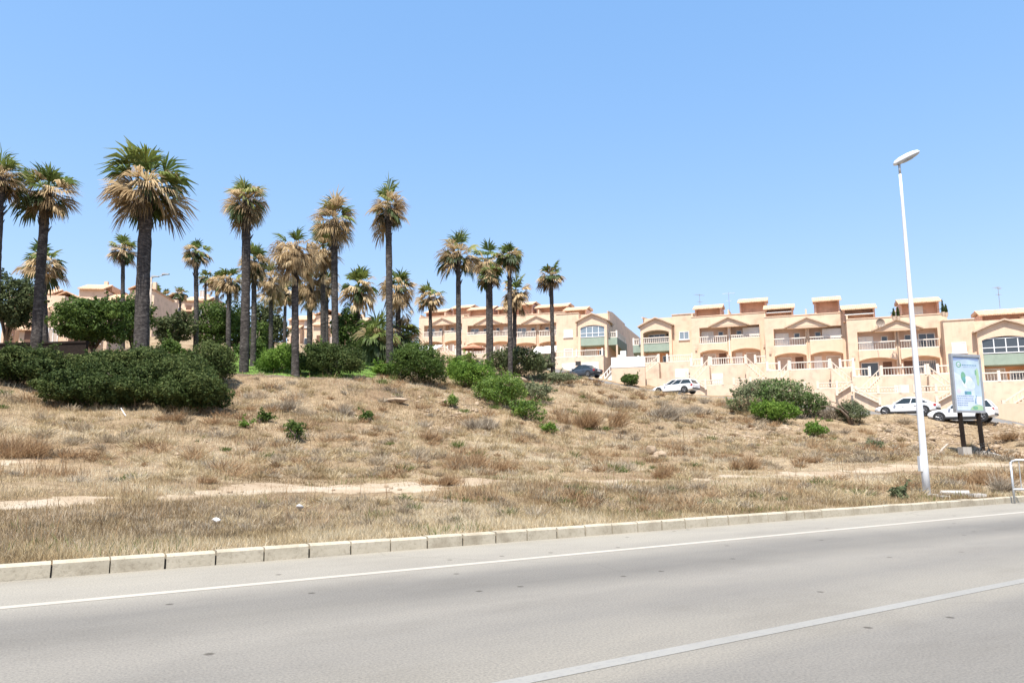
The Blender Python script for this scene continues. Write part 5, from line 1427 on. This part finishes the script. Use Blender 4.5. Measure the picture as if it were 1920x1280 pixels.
# low dark wall before the left hillside houses
b = GP(70, 41.0); t = thing('garden_fence', 'long low dark fence wall at far left behind the thicket', 'fence', b, R(-9))
zt = P(70, 641, 41).z - b.z
MB().box(-8, 3.0, 0, .2, -1.5, zt - .12).build('panel', M['black_post'], t); MB().box(-8, 3.0, -.05, .25, zt - .117, zt).build('rail', M['black_post'], t)
# ------------------------------------------------------------------ white street lamp by the road
ctop = P(1682, 300, 19.6); base = GP(1738, 19.6)
t = thing('street_lamp', 'tall white lamp post with a tilted head at the kerb', 'street lamp', base, 0)
hgt = P(1684, 327, 19.6).z - base.z
pts = [(0, 0, -0.2)] + [(0, 0, hgt * k / 12) for k in range(1, 13)]
rads = [0.098 - 0.062 * k / 12 for k in range(13)]
MB().tube(pts, rads, 20).build('pole', M['white_post'], t, smooth=True)
MB().tube([(0, 0, hgt), (0, 0, hgt + .34)], .032, 12).build('pole_tip', M['galv'], t, smooth=True)
MB().box(-.145, -.085, -.06, .06, .62, 1.02).build('hatch_box', M['white_post'], t)
MB().box(-.2, .2, -.2, .2, -.12, .03).build('foot', M['concrete'], t)
# lamp head: a shell lofted along its axis, tilted upwards to the right
ax = Vector((math.cos(R(24)) * .93, -.30, math.sin(R(24)))).normalized(); sdv = ax.cross(Vector((0, 0, 1))).normalized(); upv = sdv.cross(ax)
o0 = Vector((-.14, .04, hgt + .30)); secs = [(0, .045, .03, .03), (.06, .085, .08, .06), (.2, .12, .115, .08), (.42, .14, .12, .085), (.6, .12, .10, .075), (.70, .08, .065, .05), (.74, .03, .02, .02)]
m = MB(); K = 16
for (q, hw_, ht, hb) in secs:
    c = o0 + ax * q
    for k in range(K):
        a = 2 * math.pi * k / K; z = math.sin(a)
        m.v.append(tuple(c + sdv * hw_ * math.cos(a) + upv * (ht * z if z > 0 else hb * z)))
for i in range(len(secs) - 1):
    for k in range(K):
        k2 = (k + 1) % K; lowf = math.sin(2 * math.pi * (k + .5) / K) < -.3 and 1 <= i <= 4
        m.f.append((i * K + k, i * K + k2, (i + 1) * K + k2, (i + 1) * K + k)); m.m.append(1 if lowf else 0)
m.f += [tuple(range(K - 1, -1, -1)), tuple(range((len(secs) - 1) * K, len(secs) * K))]; m.m += [0, 0]
head = m.build('lamp_head', [M['white_post'], M['galv']], t, smooth=True)
m = MB(); c = o0 + ax * .38 - upv * .058
for k in range(14): a = 2 * math.pi * k / 14; m.v.append(tuple(c + ax * .2 * math.cos(a) + sdv * .085 * math.sin(a)))
for k in range(14): a = 2 * math.pi * k / 14; m.v.append(tuple(c - upv * .03 + ax * .15 * math.cos(a) + sdv * .06 * math.sin(a)))
m.f = [tuple(range(14, 28))] + [(k, (k + 1) % 14, 14 + (k + 1) % 14, 14 + k) for k in range(14)]; m.m = [0] * 15
m.build('lens', M['glass_pale'], head)
# ------------------------------------------------------------------ far street lamp between the palms
b = GP(277, 50); t = thing('street_lamp', 'thin pale street lamp with two small heads behind the thickest palm', 'street lamp', b)
ht = P(284, 520, 50).z - b.z; xt = XZ(284, 50, b.z + ht) - b.x
MB().tube([(0, 0, -.2), (xt * .5, 0, ht * .5), (xt, 0, ht)], [.10, .085, .06], 10).build('pole', M['stake'], t, smooth=True)
MB().bar((xt, 0, ht - .03), (xt + 1.0, -.1, ht + .16), .03).bar((xt, 0, ht - .06), (xt + .3, -.2, ht - .02), .03).build('arm', M['galv'], t)
for dx, dy, dz in ((1.02, -.1, .15), (.36, -.22, -.05)):
    MB().pxz([(xt + dx - .25, ht + dz), (xt + dx + .25, ht + dz + .03), (xt + dx + .28, ht + dz + .08), (xt + dx - .1, ht + dz + .14), (xt + dx - .25, ht + dz + .08)], dy - .09, dy + .09).build('lamp_head', M['galv'], t)
# ------------------------------------------------------------------ billboard
Yb = 48.6; g = GP(1822, Yb)
ang = R(-52)
t = thing('billboard', 'leaning tall poster board on two dark posts on the rocky slope', 'billboard', g, 0)
zt = P(1783, 668, Yb).z - g.z; zb = P(1795, 773, Yb).z - g.z
def bl(px, py, Y): p = P(px, py, Y); return Vector((p.x - g.x, p.y - g.y, p.z - g.z))
A = bl(1793, 771, Yb - .6); 
wdir = Vector((.95, .30, 0)).normalized(); wid = 2.42
upd = Vector((0, 0, 1)); hg = (zt - zb)
nrm = wdir.cross(upd).normalized()          # towards the viewer
if nrm.y > 0: nrm = -nrm
def S(u, v, d=0.0): return A + wdir * (u * wid) + upd * (v * hg) + nrm * d
def slab(mb, u0, u1, v0, v1, d0, d1, mi=0):
    c = [S(u0, v0, d0), S(u1, v0, d0), S(u1, v1, d0), S(u0, v1, d0), S(u0, v0, d1), S(u1, v0, d1), S(u1, v1, d1), S(u0, v1, d1)]
    mb.add([tuple(q) for q in c], [(3, 2, 1, 0), (4, 5, 6, 7), (0, 1, 5, 4), (1, 2, 6, 5), (2, 3, 7, 6), (3, 0, 4, 7)], mi)
def flat(mb, pts, d, mi=0):
    n = len(pts); mb.add([tuple(S(u, v, d)) for u, v in pts] + [tuple(S(u, v, d - .004)) for u, v in pts], [tuple(range(n)), tuple(range(2 * n - 1, n - 1, -1))], mi)
def oval(mb, u, v, ru, rv, d, mi, n=18, a0=0, a1=6.2832): flat(mb, [(u + ru * math.cos(a0 + (a1 - a0) * k / n), v + rv * math.sin(a0 + (a1 - a0) * k / n)) for k in range(n)], d, mi)
fr = MB(); slab(fr, 0, 1, 0, 1, -.16, -.02); slab(fr, -.03, 1.03, -.018, .022, -.17, .05); slab(fr, -.03, 1.03, .975, 1.02, -.17, .05); slab(fr, -.035, .022, .022, .975, -.17, .05); slab(fr, .978, 1.035, .022, .975, -.17, .05)
frame = fr.build('frame', M['grey_metal'], t)
cols = {'sky': (0.40, 0.51, 0.60), 'pale': (0.52, 0.60, 0.72), 'white': (0.70, 0.75, 0.80), 'green': (0.16, 0.36, 0.24), 'lgreen': (0.34, 0.50, 0.30), 'navy': (0.10, 0.22, 0.36), 'text': (0.22, 0.30, 0.48), 'pink': (0.58, 0.54, 0.64), 'teal': (0.12, 0.33, 0.34)}
ps = MB(); slab(ps, .022, .978, .022, .975, -.019, -.004)
poster = ps.build('poster', plain('faded_poster', cols['sky'], .5, var=.14, scale=1.4), frame)
pr = MB()
flat(pr, [(.03, .03), (.70, .03), (.72, .40), (.5, .55), (.2, .66), (.03, .7)], .0, 1)                          # pale lower field
flat(pr, [(.05, .90), (.5, .935), (.95, .905), (.95, .955), (.05, .965)], .0, 6)                                # banner strip on top
oval(pr, .23, .83, .09, .052, .0, 3); oval(pr, .23, .83, .060, .034, .004, 1); flat(pr, [(.2, .835), (.32, .835), (.32, .82), (.2, .82)], .008, 3); flat(pr, [(.205, .80), (.245, .80), (.245, .85), (.205, .85)], .008, 2)
for k in range(9): flat(pr, [(.36 + k * .058, .815), (.40 + k * .058, .815), (.40 + k * .058, .835), (.36 + k * .058, .835)], .0, 5)  # lettering line
for k in range(6): flat(pr, [(.40 + k * .07, .785), (.45 + k * .07, .785), (.45 + k * .07, .795), (.40 + k * .07, .795)], .0, 6)
oval(pr, .36, .62, .085, .085, .004, 3); oval(pr, .38, .56, .06, .06, .008, 8); flat(pr, [(.35, .55), (.385, .55), (.41, .49), (.37, .49)], .008, 3)
oval(pr, .50, .52, .19, .11, .004, 2); oval(pr, .60, .47, .16, .09, .008, 1)
flat(pr, [(.36, .36), (.60, .36), (.60, .30), (.36, .30)], .004, 8); flat(pr, [(.38, .36), (.44, .36), (.44, .31), (.38, .31)], .008, 5)
oval(pr, .17, .36, .08, .04, .004, 7); oval(pr, .88, .62, .05, .16, .0, 4); oval(pr, .82, .70, .03, .05, .004, 3)
flat(pr, [(.72, .27), (.95, .27), (.95, .12), (.78, .14)], .0, 2); flat(pr, [(.70, .15), (.76, .29), (.78, .29), (.74, .15)], .004, 5)
random.seed(3)
for r_, v in enumerate((.265, .225, .185, .145, .105)):
    u = .08
    while u < (.66 if r_ < 3 else .42):
        w_ = random.uniform(.03, .075); flat(pr, [(u, v), (u + w_, v), (u + w_, v + .016), (u, v + .016)], .004, 6); u += w_ + .014
flat(pr, [(.50, .03), (.97, .03), (.97, .10), (.85, .125), (.70, .115), (.58, .09)], .004, 4); oval(pr, .70, .07, .09, .03, .008, 3)
pr.build('print', [plain('print_' + k, v, .5, var=.1, scale=3) for k, v in zip(('sky', 'pale', 'white', 'green', 'lgreen', 'navy', 'text', 'pink', 'teal'), (cols[k] for k in ('sky', 'pale', 'white', 'green', 'lgreen', 'navy', 'text', 'pink', 'teal')))], poster)
for u in (.17, .83):
    a = S(u, 0, -.11); xg, yg = g.x + a.x + .10, g.y + a.y
    zg = gz(xg, yg) - g.z
    MB().tube([(a.x, a.y, a.z + .02), (a.x + .05, a.y, (a.z + zg) / 2), (a.x + .10, a.y, zg - .2)], [.17, .17, .17], 4).build('post', M['black_post'], t)
    MB().box(a.x - .18, a.x + .38, a.y - .3, a.y + .3, zg - .4, zg + (.72 if u < .5 else .42)).build('footing', M['concrete'], t)
# ------------------------------------------------------------------ bicycle leaning at the right hand post
g2 = GP(1848, 46.2); t = thing('bicycle', 'grey bicycle parked against the right post of the billboard', 'bicycle', g2, R(14)); t.rotation_euler = (R(-4), 0, R(14))
Rw = .33
for x in (-.53, .53):
    wl = MB().torus_y((x, 0, Rw), Rw - .025, .03).build('wheel', M['rubber'], t, smooth=True)
    rm = MB().torus_y((x, 0, Rw), Rw - .05, .012, 24, 6)
    for k in range(14): a = k * math.pi / 7; rm.bar((x, 0, Rw), (x + (Rw - .05) * math.cos(a), 0, Rw + (Rw - .05) * math.sin(a)), .004, sides=4)
    rm.build('rim', M['car_trim'], wl)
f = MB(); BB = (-.08, 0, .29); ST = (-.22, 0, .82); HT = (.34, 0, .85); HB = (.38, 0, .66)
for a, b_ in ((BB, ST), (ST, HT), (HB, BB), (HT, HB), (BB, (-.53, .05, Rw)), (BB, (-.53, -.05, Rw)), ((-.21, 0, .78), (-.53, .05, Rw)), ((-.21, 0, .78), (-.53, -.05, Rw)), (HB, (.53, .05, Rw)), (HB, (.53, -.05, Rw))): f.bar(a, b_, .026, sides=8)
f.build('frame', M['car_trim'], t)
MB().bar(ST, (-.245, 0, .93), .014).pxy([(-.38, -.08), (-.12, -.02), (-.08, 0), (-.12, .02), (-.38, .08)], .93, .98).build('saddle', M['rubber'], t)
MB().bar(HT, (.32, 0, .98), .015).tube([(.30, -.28, 1.02), (.36, -.15, .98), (.32, 0, .98), (.36, .15, .98), (.30, .28, 1.02)], .026, 6).build('handlebar', M['car_trim'], t)
MB().disc_y((BB[0], BB[2]), .09, -.06, -.05, 18).bar((BB[0], -.07, BB[2]), (BB[0] + .1, -.07, BB[2] - .14), .012).bar((BB[0], .07, BB[2]), (BB[0] - .1, .07, BB[2] + .14), .012).build('crank', M['car_trim'], t)
# ------------------------------------------------------------------ barrier at the right edge
g3 = GP(1903, 19.0); t = thing('crowd_barrier', 'grey metal barrier standing at the kerb cut by the right edge', 'barrier', g3, R(-24))
hb = P(1904, 862, 19).z - g3.z
for x in (0, 1.9): MB().bar((x, 0, -.05), (x, 0, hb - .05), .026, sides=10).bar((x, -.3, .02), (x, .3, .02), .025).build('leg', M['galv'], t, smooth=True)
MB().tube([(0, 0, hb - .12), (.03, 0, hb - .03), (.12, 0, hb), (1.78, 0, hb), (1.87, 0, hb - .03), (1.9, 0, hb - .12)], .026, 10).build('top_rail', M['galv'], t, smooth=True)
m = MB().bar((0, 0, hb * .36), (1.9, 0, hb * .36), .028, sides=8)
for k in range(11): x = .18 + k * .155; m.bar((x, 0, hb * .36), (x, 0, hb - .02), .011)
m.build('bars', M['galv'], t)
# ------------------------------------------------------------------ planks, stakes, slabs, rocks, litter
a = P(1858, 846, 47.0); b_ = P(1888, 861, 46.0); gg = GP(1877, 46.2)
t = tag(MB().add([(-.6, -.2, .38), (.62, -.2, .02), (.65, .25, .02), (-.58, .2, .38), (-.6, -.2, .43), (.62, -.2, .07), (.65, .25, .07), (-.58, .2, .43)], [(3, 2, 1, 0), (4, 5, 6, 7), (0, 1, 5, 4), (1, 2, 6, 5), (2, 3, 7, 6), (3, 0, 4, 7)]).build('plank', M['white'], None, gg), 'white plank lying propped up behind the bicycle', 'plank')
gg = GP(1758, 47.5); top = P(1777, 832, 47.8)
tag(MB().tube([(0, 0, -.1), ((top.x - gg.x) * .5, .15, (top.z - gg.z) * .5), (top.x - gg.x, .3, top.z - gg.z)], [.075, .07, .05], 7).build('wooden_stake', M['stake'], None, gg), 'bleached stake leaning right on the stony ground left of the billboard', 'stake')
gg = GP(232, 26.3)
tag(MB().tube([(-.12, 0, .26), (0, -.05, .12), (.13, -.1, -.02)], [.016, .016, .014], 7).build('white_stick', M['litter'], None, gg), 'short white stick at the foot of the long thicket', 'stick')
def rock(name, label, px, Y, sx, sy, sz, seed, mat='stone', cat='rock', group=None, rz=0, dz=0.0):
    rg = np.random.default_rng(seed); n, m_ = 20, 12; Vv = []
    for i in range(m_ + 1):
        th = math.pi * i / m_
        for k in range(n): 
            ph = 2 * math.pi * k / n; Vv.append((math.sin(th) * math.cos(ph), math.sin(th) * math.sin(ph), math.cos(th)))
    Vv = np.array(Vv)
    for _ in range(9):
        d = unit(rg, 1)[0]; c = rg.uniform(.55, .85); q = Vv @ d; Vv = Vv - np.outer(np.maximum(q - c, 0), d) * .92
    Vv *= 1 + .12 * (fbm(Vv[:, 0] * 2.5 + Vv[:, 2] * 1.9 + 9, Vv[:, 1] * 2.5 + Vv[:, 2] * 1.3 + 9, seed) - .5)[:, None]
    Vv *= np.array([sx, sy, sz])
    F_ = [(i * n + k, (i + 1) * n + k, (i + 1) * n + (k + 1) % n, i * n + (k + 1) % n) for i in range(m_) for k in range(n)]
    g_ = GP(px, Y); o = np_mesh(name, Vv + np.array([0, 0, sz * .6]), np.array(F_), M[mat], None, None, g_ + Vector((0, 0, dz)), smooth=False); o.rotation_euler = (0, 0, rz)
    return tag(o, label, cat, group)
rock('boulder', 'upright pale orange boulder on the dry slope right of centre', 1221, 30.5, .22, .2, .26, 1, group='boulders on the dry slope')
rock('boulder', 'broad pale boulder lying just right of the upright one', 1239, 29.5, .3, .26, .18, 2, group='boulders on the dry slope')
rock('boulder', 'small pale boulder between the two larger ones', 1229, 29.2, .16, .15, .11, 3, group='boulders on the dry slope')
rock('boulder', 'flat pale slab of rock below the tiny green bush', 1600, 41.0, .75, .5, .14, 4, group='boulders on the dry slope')
rock('boulder', 'pale rock ledge near the upper middle of the dry bank', 745, 35.0, .6, .35, .16, 5, group='boulders on the dry slope')
rock('boulder', 'pale pink rock at far right below the street', 1908, 46.0, .55, .4, .28, 6, group='boulders on the dry slope')
rock('boulder', 'cream rock beside the yellow green bush on the crest', 968, 52.0, .8, .5, .3, 7, group='boulders on the dry slope')
def slabrock(label, px, Y, sx, sy, sz, rz, tilt=0.0):
    g_ = GP(px, Y); m = MB(); m.add([(-sx, -sy, 0), (sx * .9, -sy * 1.1, 0), (sx, sy, 0), (-sx * .85, sy * .9, 0), (-sx * .96, -sy * .92, sz), (sx * .86, -sy, sz * .9), (sx * .95, sy * .9, sz), (-sx * .8, sy * .8, sz * .92)], [(3, 2, 1, 0), (4, 5, 6, 7), (0, 1, 5, 4), (1, 2, 6, 5), (2, 3, 7, 6), (3, 0, 4, 7)])
    o = m.build('concrete_slab', M['concrete'], None, g_); o.rotation_euler = (tilt, 0, rz); tag(o, label, 'slab', 'broken slabs by the lamp post')
slabrock('long tilted concrete slab right of the lamp post foot', 1790, 20.0, .38, .12, .10, R(-20), R(14))
slabrock('flat broken concrete slab near the kerb left of the barrier', 1832, 19.4, .2, .13, .09, R(10))
slabrock('smaller low slab between the lamp post and the kerb', 1768, 18.9, .16, .1, .06, R(25))
for i, (px, Y, s_, lb) in enumerate(((405, 11.0, .05, 'crumpled white plastic bag in the verge grass nearest the kerb'), (562, 12.4, .055, 'greyish crumpled plastic in the verge grass left of centre'), (768, 24.5, .07, 'white scrap of plastic on the flat below the bank'))):
    o = rock('plastic_litter', lb, px, Y, s_ * 1.3, s_, s_ * .8, 30 + i, ('litter', 'litter_grey', 'litter')[i], 'litter', None, 0, .05)
# ------------------------------------------------------------------ cars
def car(label, px, py, Y, L, kind, paint, flip=1, group='cars parked along the upper street', head=R(-41.5), snap=True):
    """car with its left flank to the viewer; front to the left"""
    p = P(px, py, Y)
    t = thing('parked_car', label, 'car', p, head, group)
    Wd = .90
    # profile stations: x (0 rear .. 1 front), belt/hood height, half width
    if kind == 'sedan':
        st = [(0, .52, .86, .80), (.02, .36, .92, .86), (.10, .26, .98, .90), (.22, .22, .97, .91), (.5, .20, .93, .92), (.70, .20, .90, .91), (.78, .22, .86, .90), (.92, .24, .74, .87), (.975, .27, .64, .80), (1.0, .40, .55, .70)]
        cab = dict(rb=.10, rr=.27, fr=.52, fb=.70, top=1.42)
    elif kind == 'estate':
        st = [(0, .50, .90, .82), (.015, .34, .98, .87), (.10, .26, .99, .90), (.22, .22, .98, .91), (.5, .20, .95, .92), (.68, .20, .92, .91), (.76, .22, .88, .90), (.92, .24, .76, .87), (.975, .27, .66, .80), (1.0, .40, .56, .70)]
        cab = dict(rb=.01, rr=.09, fr=.50, fb=.69, top=1.47)
    else:
        st = [(0, .58, 1.02, .84), (.015, .42, 1.10, .90), (.10, .33, 1.10, .94), (.22, .30, 1.09, .95), (.5, .28, 1.06, .95), (.68, .28, 1.04, .95), (.76, .30, 1.01, .94), (.92, .33, .93, .91), (.975, .37, .80, .86), (1.0, .48, .70, .76)]
        cab = dict(rb=.02, rr=.10, fr=.53, fb=.70, top=1.68)
    X = lambda q: L / 2 - q * L          # front at -x
    b = MB(); K = 10
    for q, zl, zt_, hw_ in st:
        x = X(q); zm = zl + (zt_ - zl) * .45
        sec = [(-hw_ * .80, zl), (-hw_ * .98, zl + .10), (-hw_, zm), (-hw_ * .97, zt_ - .10), (-hw_ * .86, zt_), (hw_ * .86, zt_), (hw_ * .97, zt_ - .10), (hw_, zm), (hw_ * .98, zl + .10), (hw_ * .80, zl)]
        b.v += [(x, y, z) for y, z in sec]
    for i in range(len(st) - 1):
        for k in range(K):
            k2 = (k + 1) % K; b.f.append((i * K + k, (i + 1) * K + k, (i + 1) * K + k2, i * K + k2)); b.m.append(0)
    b.f += [tuple(range(K)), tuple(range(len(st) * K - 1, (len(st) - 1) * K - 1, -1))]; b.m += [0, 0]
    body = b.build('body', paint, t, smooth=False)
    body.modifiers.new('bevel', 'BEVEL').width = .05; body.modifiers['bevel'].segments = 2; body.modifiers['bevel'].limit_method = 'ANGLE'; body.modifiers['bevel'].angle_limit = R(22)
    def beltz(q):
        for (q0, _, z0, h0), (q1, _, z1, h1) in zip(st[:-1], st[1:]):
            if q0 <= q <= q1: return z0 + (z1 - z0) * (q - q0) / (q1 - q0)
        return .9
    zt_ = cab['top']; hb_, ht_ = .80, .60
    C = {}
    for nm, q, z, hw_ in (('rb', cab['rb'], beltz(cab['rb']) - .03, hb_), ('rr', cab['rr'], zt_ - .05, ht_), ('fr', cab['fr'], zt_, ht_), ('fb', cab['fb'], beltz(cab['fb']) - .03, hb_ * .97)):
        C[nm] = [(X(q), -hw_, z), (X(q), hw_, z)]
    m = MB(); v = [C['rb'][0], C['rr'][0], C['fr'][0], C['fb'][0], C['rb'][1], C['rr'][1], C['fr'][1], C['fb'][1]]
    m.add(v, [(0, 1, 2, 3), (7, 6, 5, 4), (0, 4, 5, 1), (3, 2, 6, 7), (1, 5, 6, 2), (0, 3, 7, 4)])
    m.build('windows', M['carglass'], t)
    rf = MB(); xm = (X(cab['rr']) + X(cab['fr'])) / 2
    rf.add([(X(cab['rr']) + .06, -ht_ - .02, zt_ - .09), (xm, -ht_ - .03, zt_ + .0), (X(cab['fr']) - .05, -ht_ - .02, zt_ - .04), (X(cab['fr']) - .05, ht_ + .02, zt_ - .04), (xm, ht_ + .03, zt_ + .0), (X(cab['rr']) + .06, ht_ + .02, zt_ - .09),
            (X(cab['rr']) + .03, -ht_ + .05, zt_ - .005), (xm, -ht_ + .06, zt_ + .075), (X(cab['fr']) - .02, -ht_ + .05, zt_ + .03), (X(cab['fr']) - .02, ht_ - .05, zt_ + .03), (xm, ht_ - .06, zt_ + .075), (X(cab['rr']) + .03, ht_ - .05, zt_ - .005)],
           [(5, 4, 1, 0), (4, 3, 2, 1), (6, 7, 10, 11), (7, 8, 9, 10), (0, 1, 7, 6), (1, 2, 8, 7), (2, 3, 9, 8), (3, 4, 10, 9), (4, 5, 11, 10), (5, 0, 6, 11)])
    rf.build('roof', paint, t)
    pl = MB()
    for sgn in (0, 1):
        s_ = -1 if sgn == 0 else 1; off = Vector((0, s_ * .008, 0))
        Vc = {k: Vector(C[k][sgn]) + off for k in C}
        pl.bar(Vc['rb'], Vc['rr'], .055); pl.bar(Vc['fb'], Vc['fr'], .045)
        for f_ in ((.36,) if kind == 'sedan' else (.30, .62)):
            lo = Vc['rb'].lerp(Vc['fb'], f_ + .16); hi = Vc['rr'].lerp(Vc['fr'], f_ + .10); pl.bar(lo, hi, .035)
        pl.bar(Vc['rr'], Vc['fr'], .04)
    pl.build('pillars', paint, t)
    zs = .34 if kind != 'suv' else .38
    for q in (.19, .815):
        for s_ in (-1, 1):
            y = s_ * (.92 if kind != 'suv' else .955)
            ar = MB().disc_y((X(q), zs + .03), zs + .06, min(y, y - s_ * .1), max(y, y - s_ * .1), 28); ar.build('wheel_arch', M['car_trim'], t)
            y0, y1 = (y - .03, y + .16) if s_ < 0 else (y - .16, y + .03)
            wh = MB().disc_y((X(q), zs), zs, y0, y1, 28).build('wheel', M['rubber'], t)
            r_ = MB(); yo = y0 - .012 if s_ < 0 else y1 + .012
            r_.torus_y((X(q), yo, zs), zs * .62, .02, 24, 6); r_.disc_y((X(q), zs), zs * .16, min(yo, yo - s_ * .03), max(yo, yo - s_ * .03), 12)
            for k in range(5):
                a = k * 1.2566 + .3; r_.bar((X(q), yo, zs), (X(q) + zs * .62 * math.cos(a), yo, zs + zs * .62 * math.sin(a)), .032)
            r_.build('rim', M['alloy'], wh)
    lz = beltz(.97) - .10
    for s_ in (-1, 1):
        y0, y1 = sorted((s_ * .60, s_ * .845))
        MB().box(X(.985), X(.94), y0, y1, lz - .12, lz + .03).build('headlight', M['headlight'], t)
        rz_ = beltz(.03)
        y0, y1 = sorted((s_ * .62, s_ * .885))
        MB().box(X(.045), X(.004), y0, y1, rz_ - .26, rz_ - .07).build('tail_light', M['tail'], t)
        ym = s_ * .98
        MB().box(X(.665), X(.665) + .16, ym - .09, ym + .09, beltz(.66) + .02, beltz(.66) + .16).build('mirror', paint, t)
        for q in ((.30, .50) if kind != 'sedan' else (.33, .52)):
            y0, y1 = sorted((s_ * .905, s_ * (.945 if kind != 'suv' else .97)))
            MB().box(X(q) - .09, X(q) + .09, y0, y1, beltz(q) - .20, beltz(q) - .165).build('door_handle', paint, t)
    tr = MB()
    hwid = .93 if kind != 'suv' else .965
    for s_ in (-1, 1): y0, y1 = sorted((s_ * (hwid - .12), s_ * hwid)); MB().box(X(.74), X(.27), y0, y1, st[4][1] - .03, st[4][1] + (.07 if kind != 'suv' else .14)).build('side_sill', M['car_trim'], t)
    MB().box(X(1.0) - .01, X(.975), -.66, .66, .34, .46).build('front_grille', M['car_trim'], t)
    tr.box(X(.02), X(0) + .01, -.72, .72, st[0][1] - .1, st[0][1] + .04).build('rear_bumper', M['car_trim'], t)
    MB().box(X(0) + .008, X(0) + .022, -.26, .26, .66, .78).build('number_plate', M['white'], t)
    return t
def car_on_street(label, px, Y, L, kind, paint, **kw):
    car(label, px, proj(*GP(px, Y))[1], Y, L, kind, paint, **kw)
car_on_street('dark saloon parked below the end house with the white glazed balcony', 1092, 83.5, 4.6, 'sedan', M['car_dark'])
car_on_street('white estate car parked left of the bank thicket', 1267, 76.5, 4.8, 'estate', M['car_white'])
car_on_street('white saloon parked behind the lamp post', 1702, 62.0, 4.75, 'sedan', M['car_white'])
car_on_street('white off road car parked behind the billboard posts', 1806, 57.6, 4.6, 'suv', M['car_white'])
car_on_street('small white car half hidden by trunks left of the big dark bank bush', 698, 80, 4.0, 'estate', M['car_white'], head=R(50))
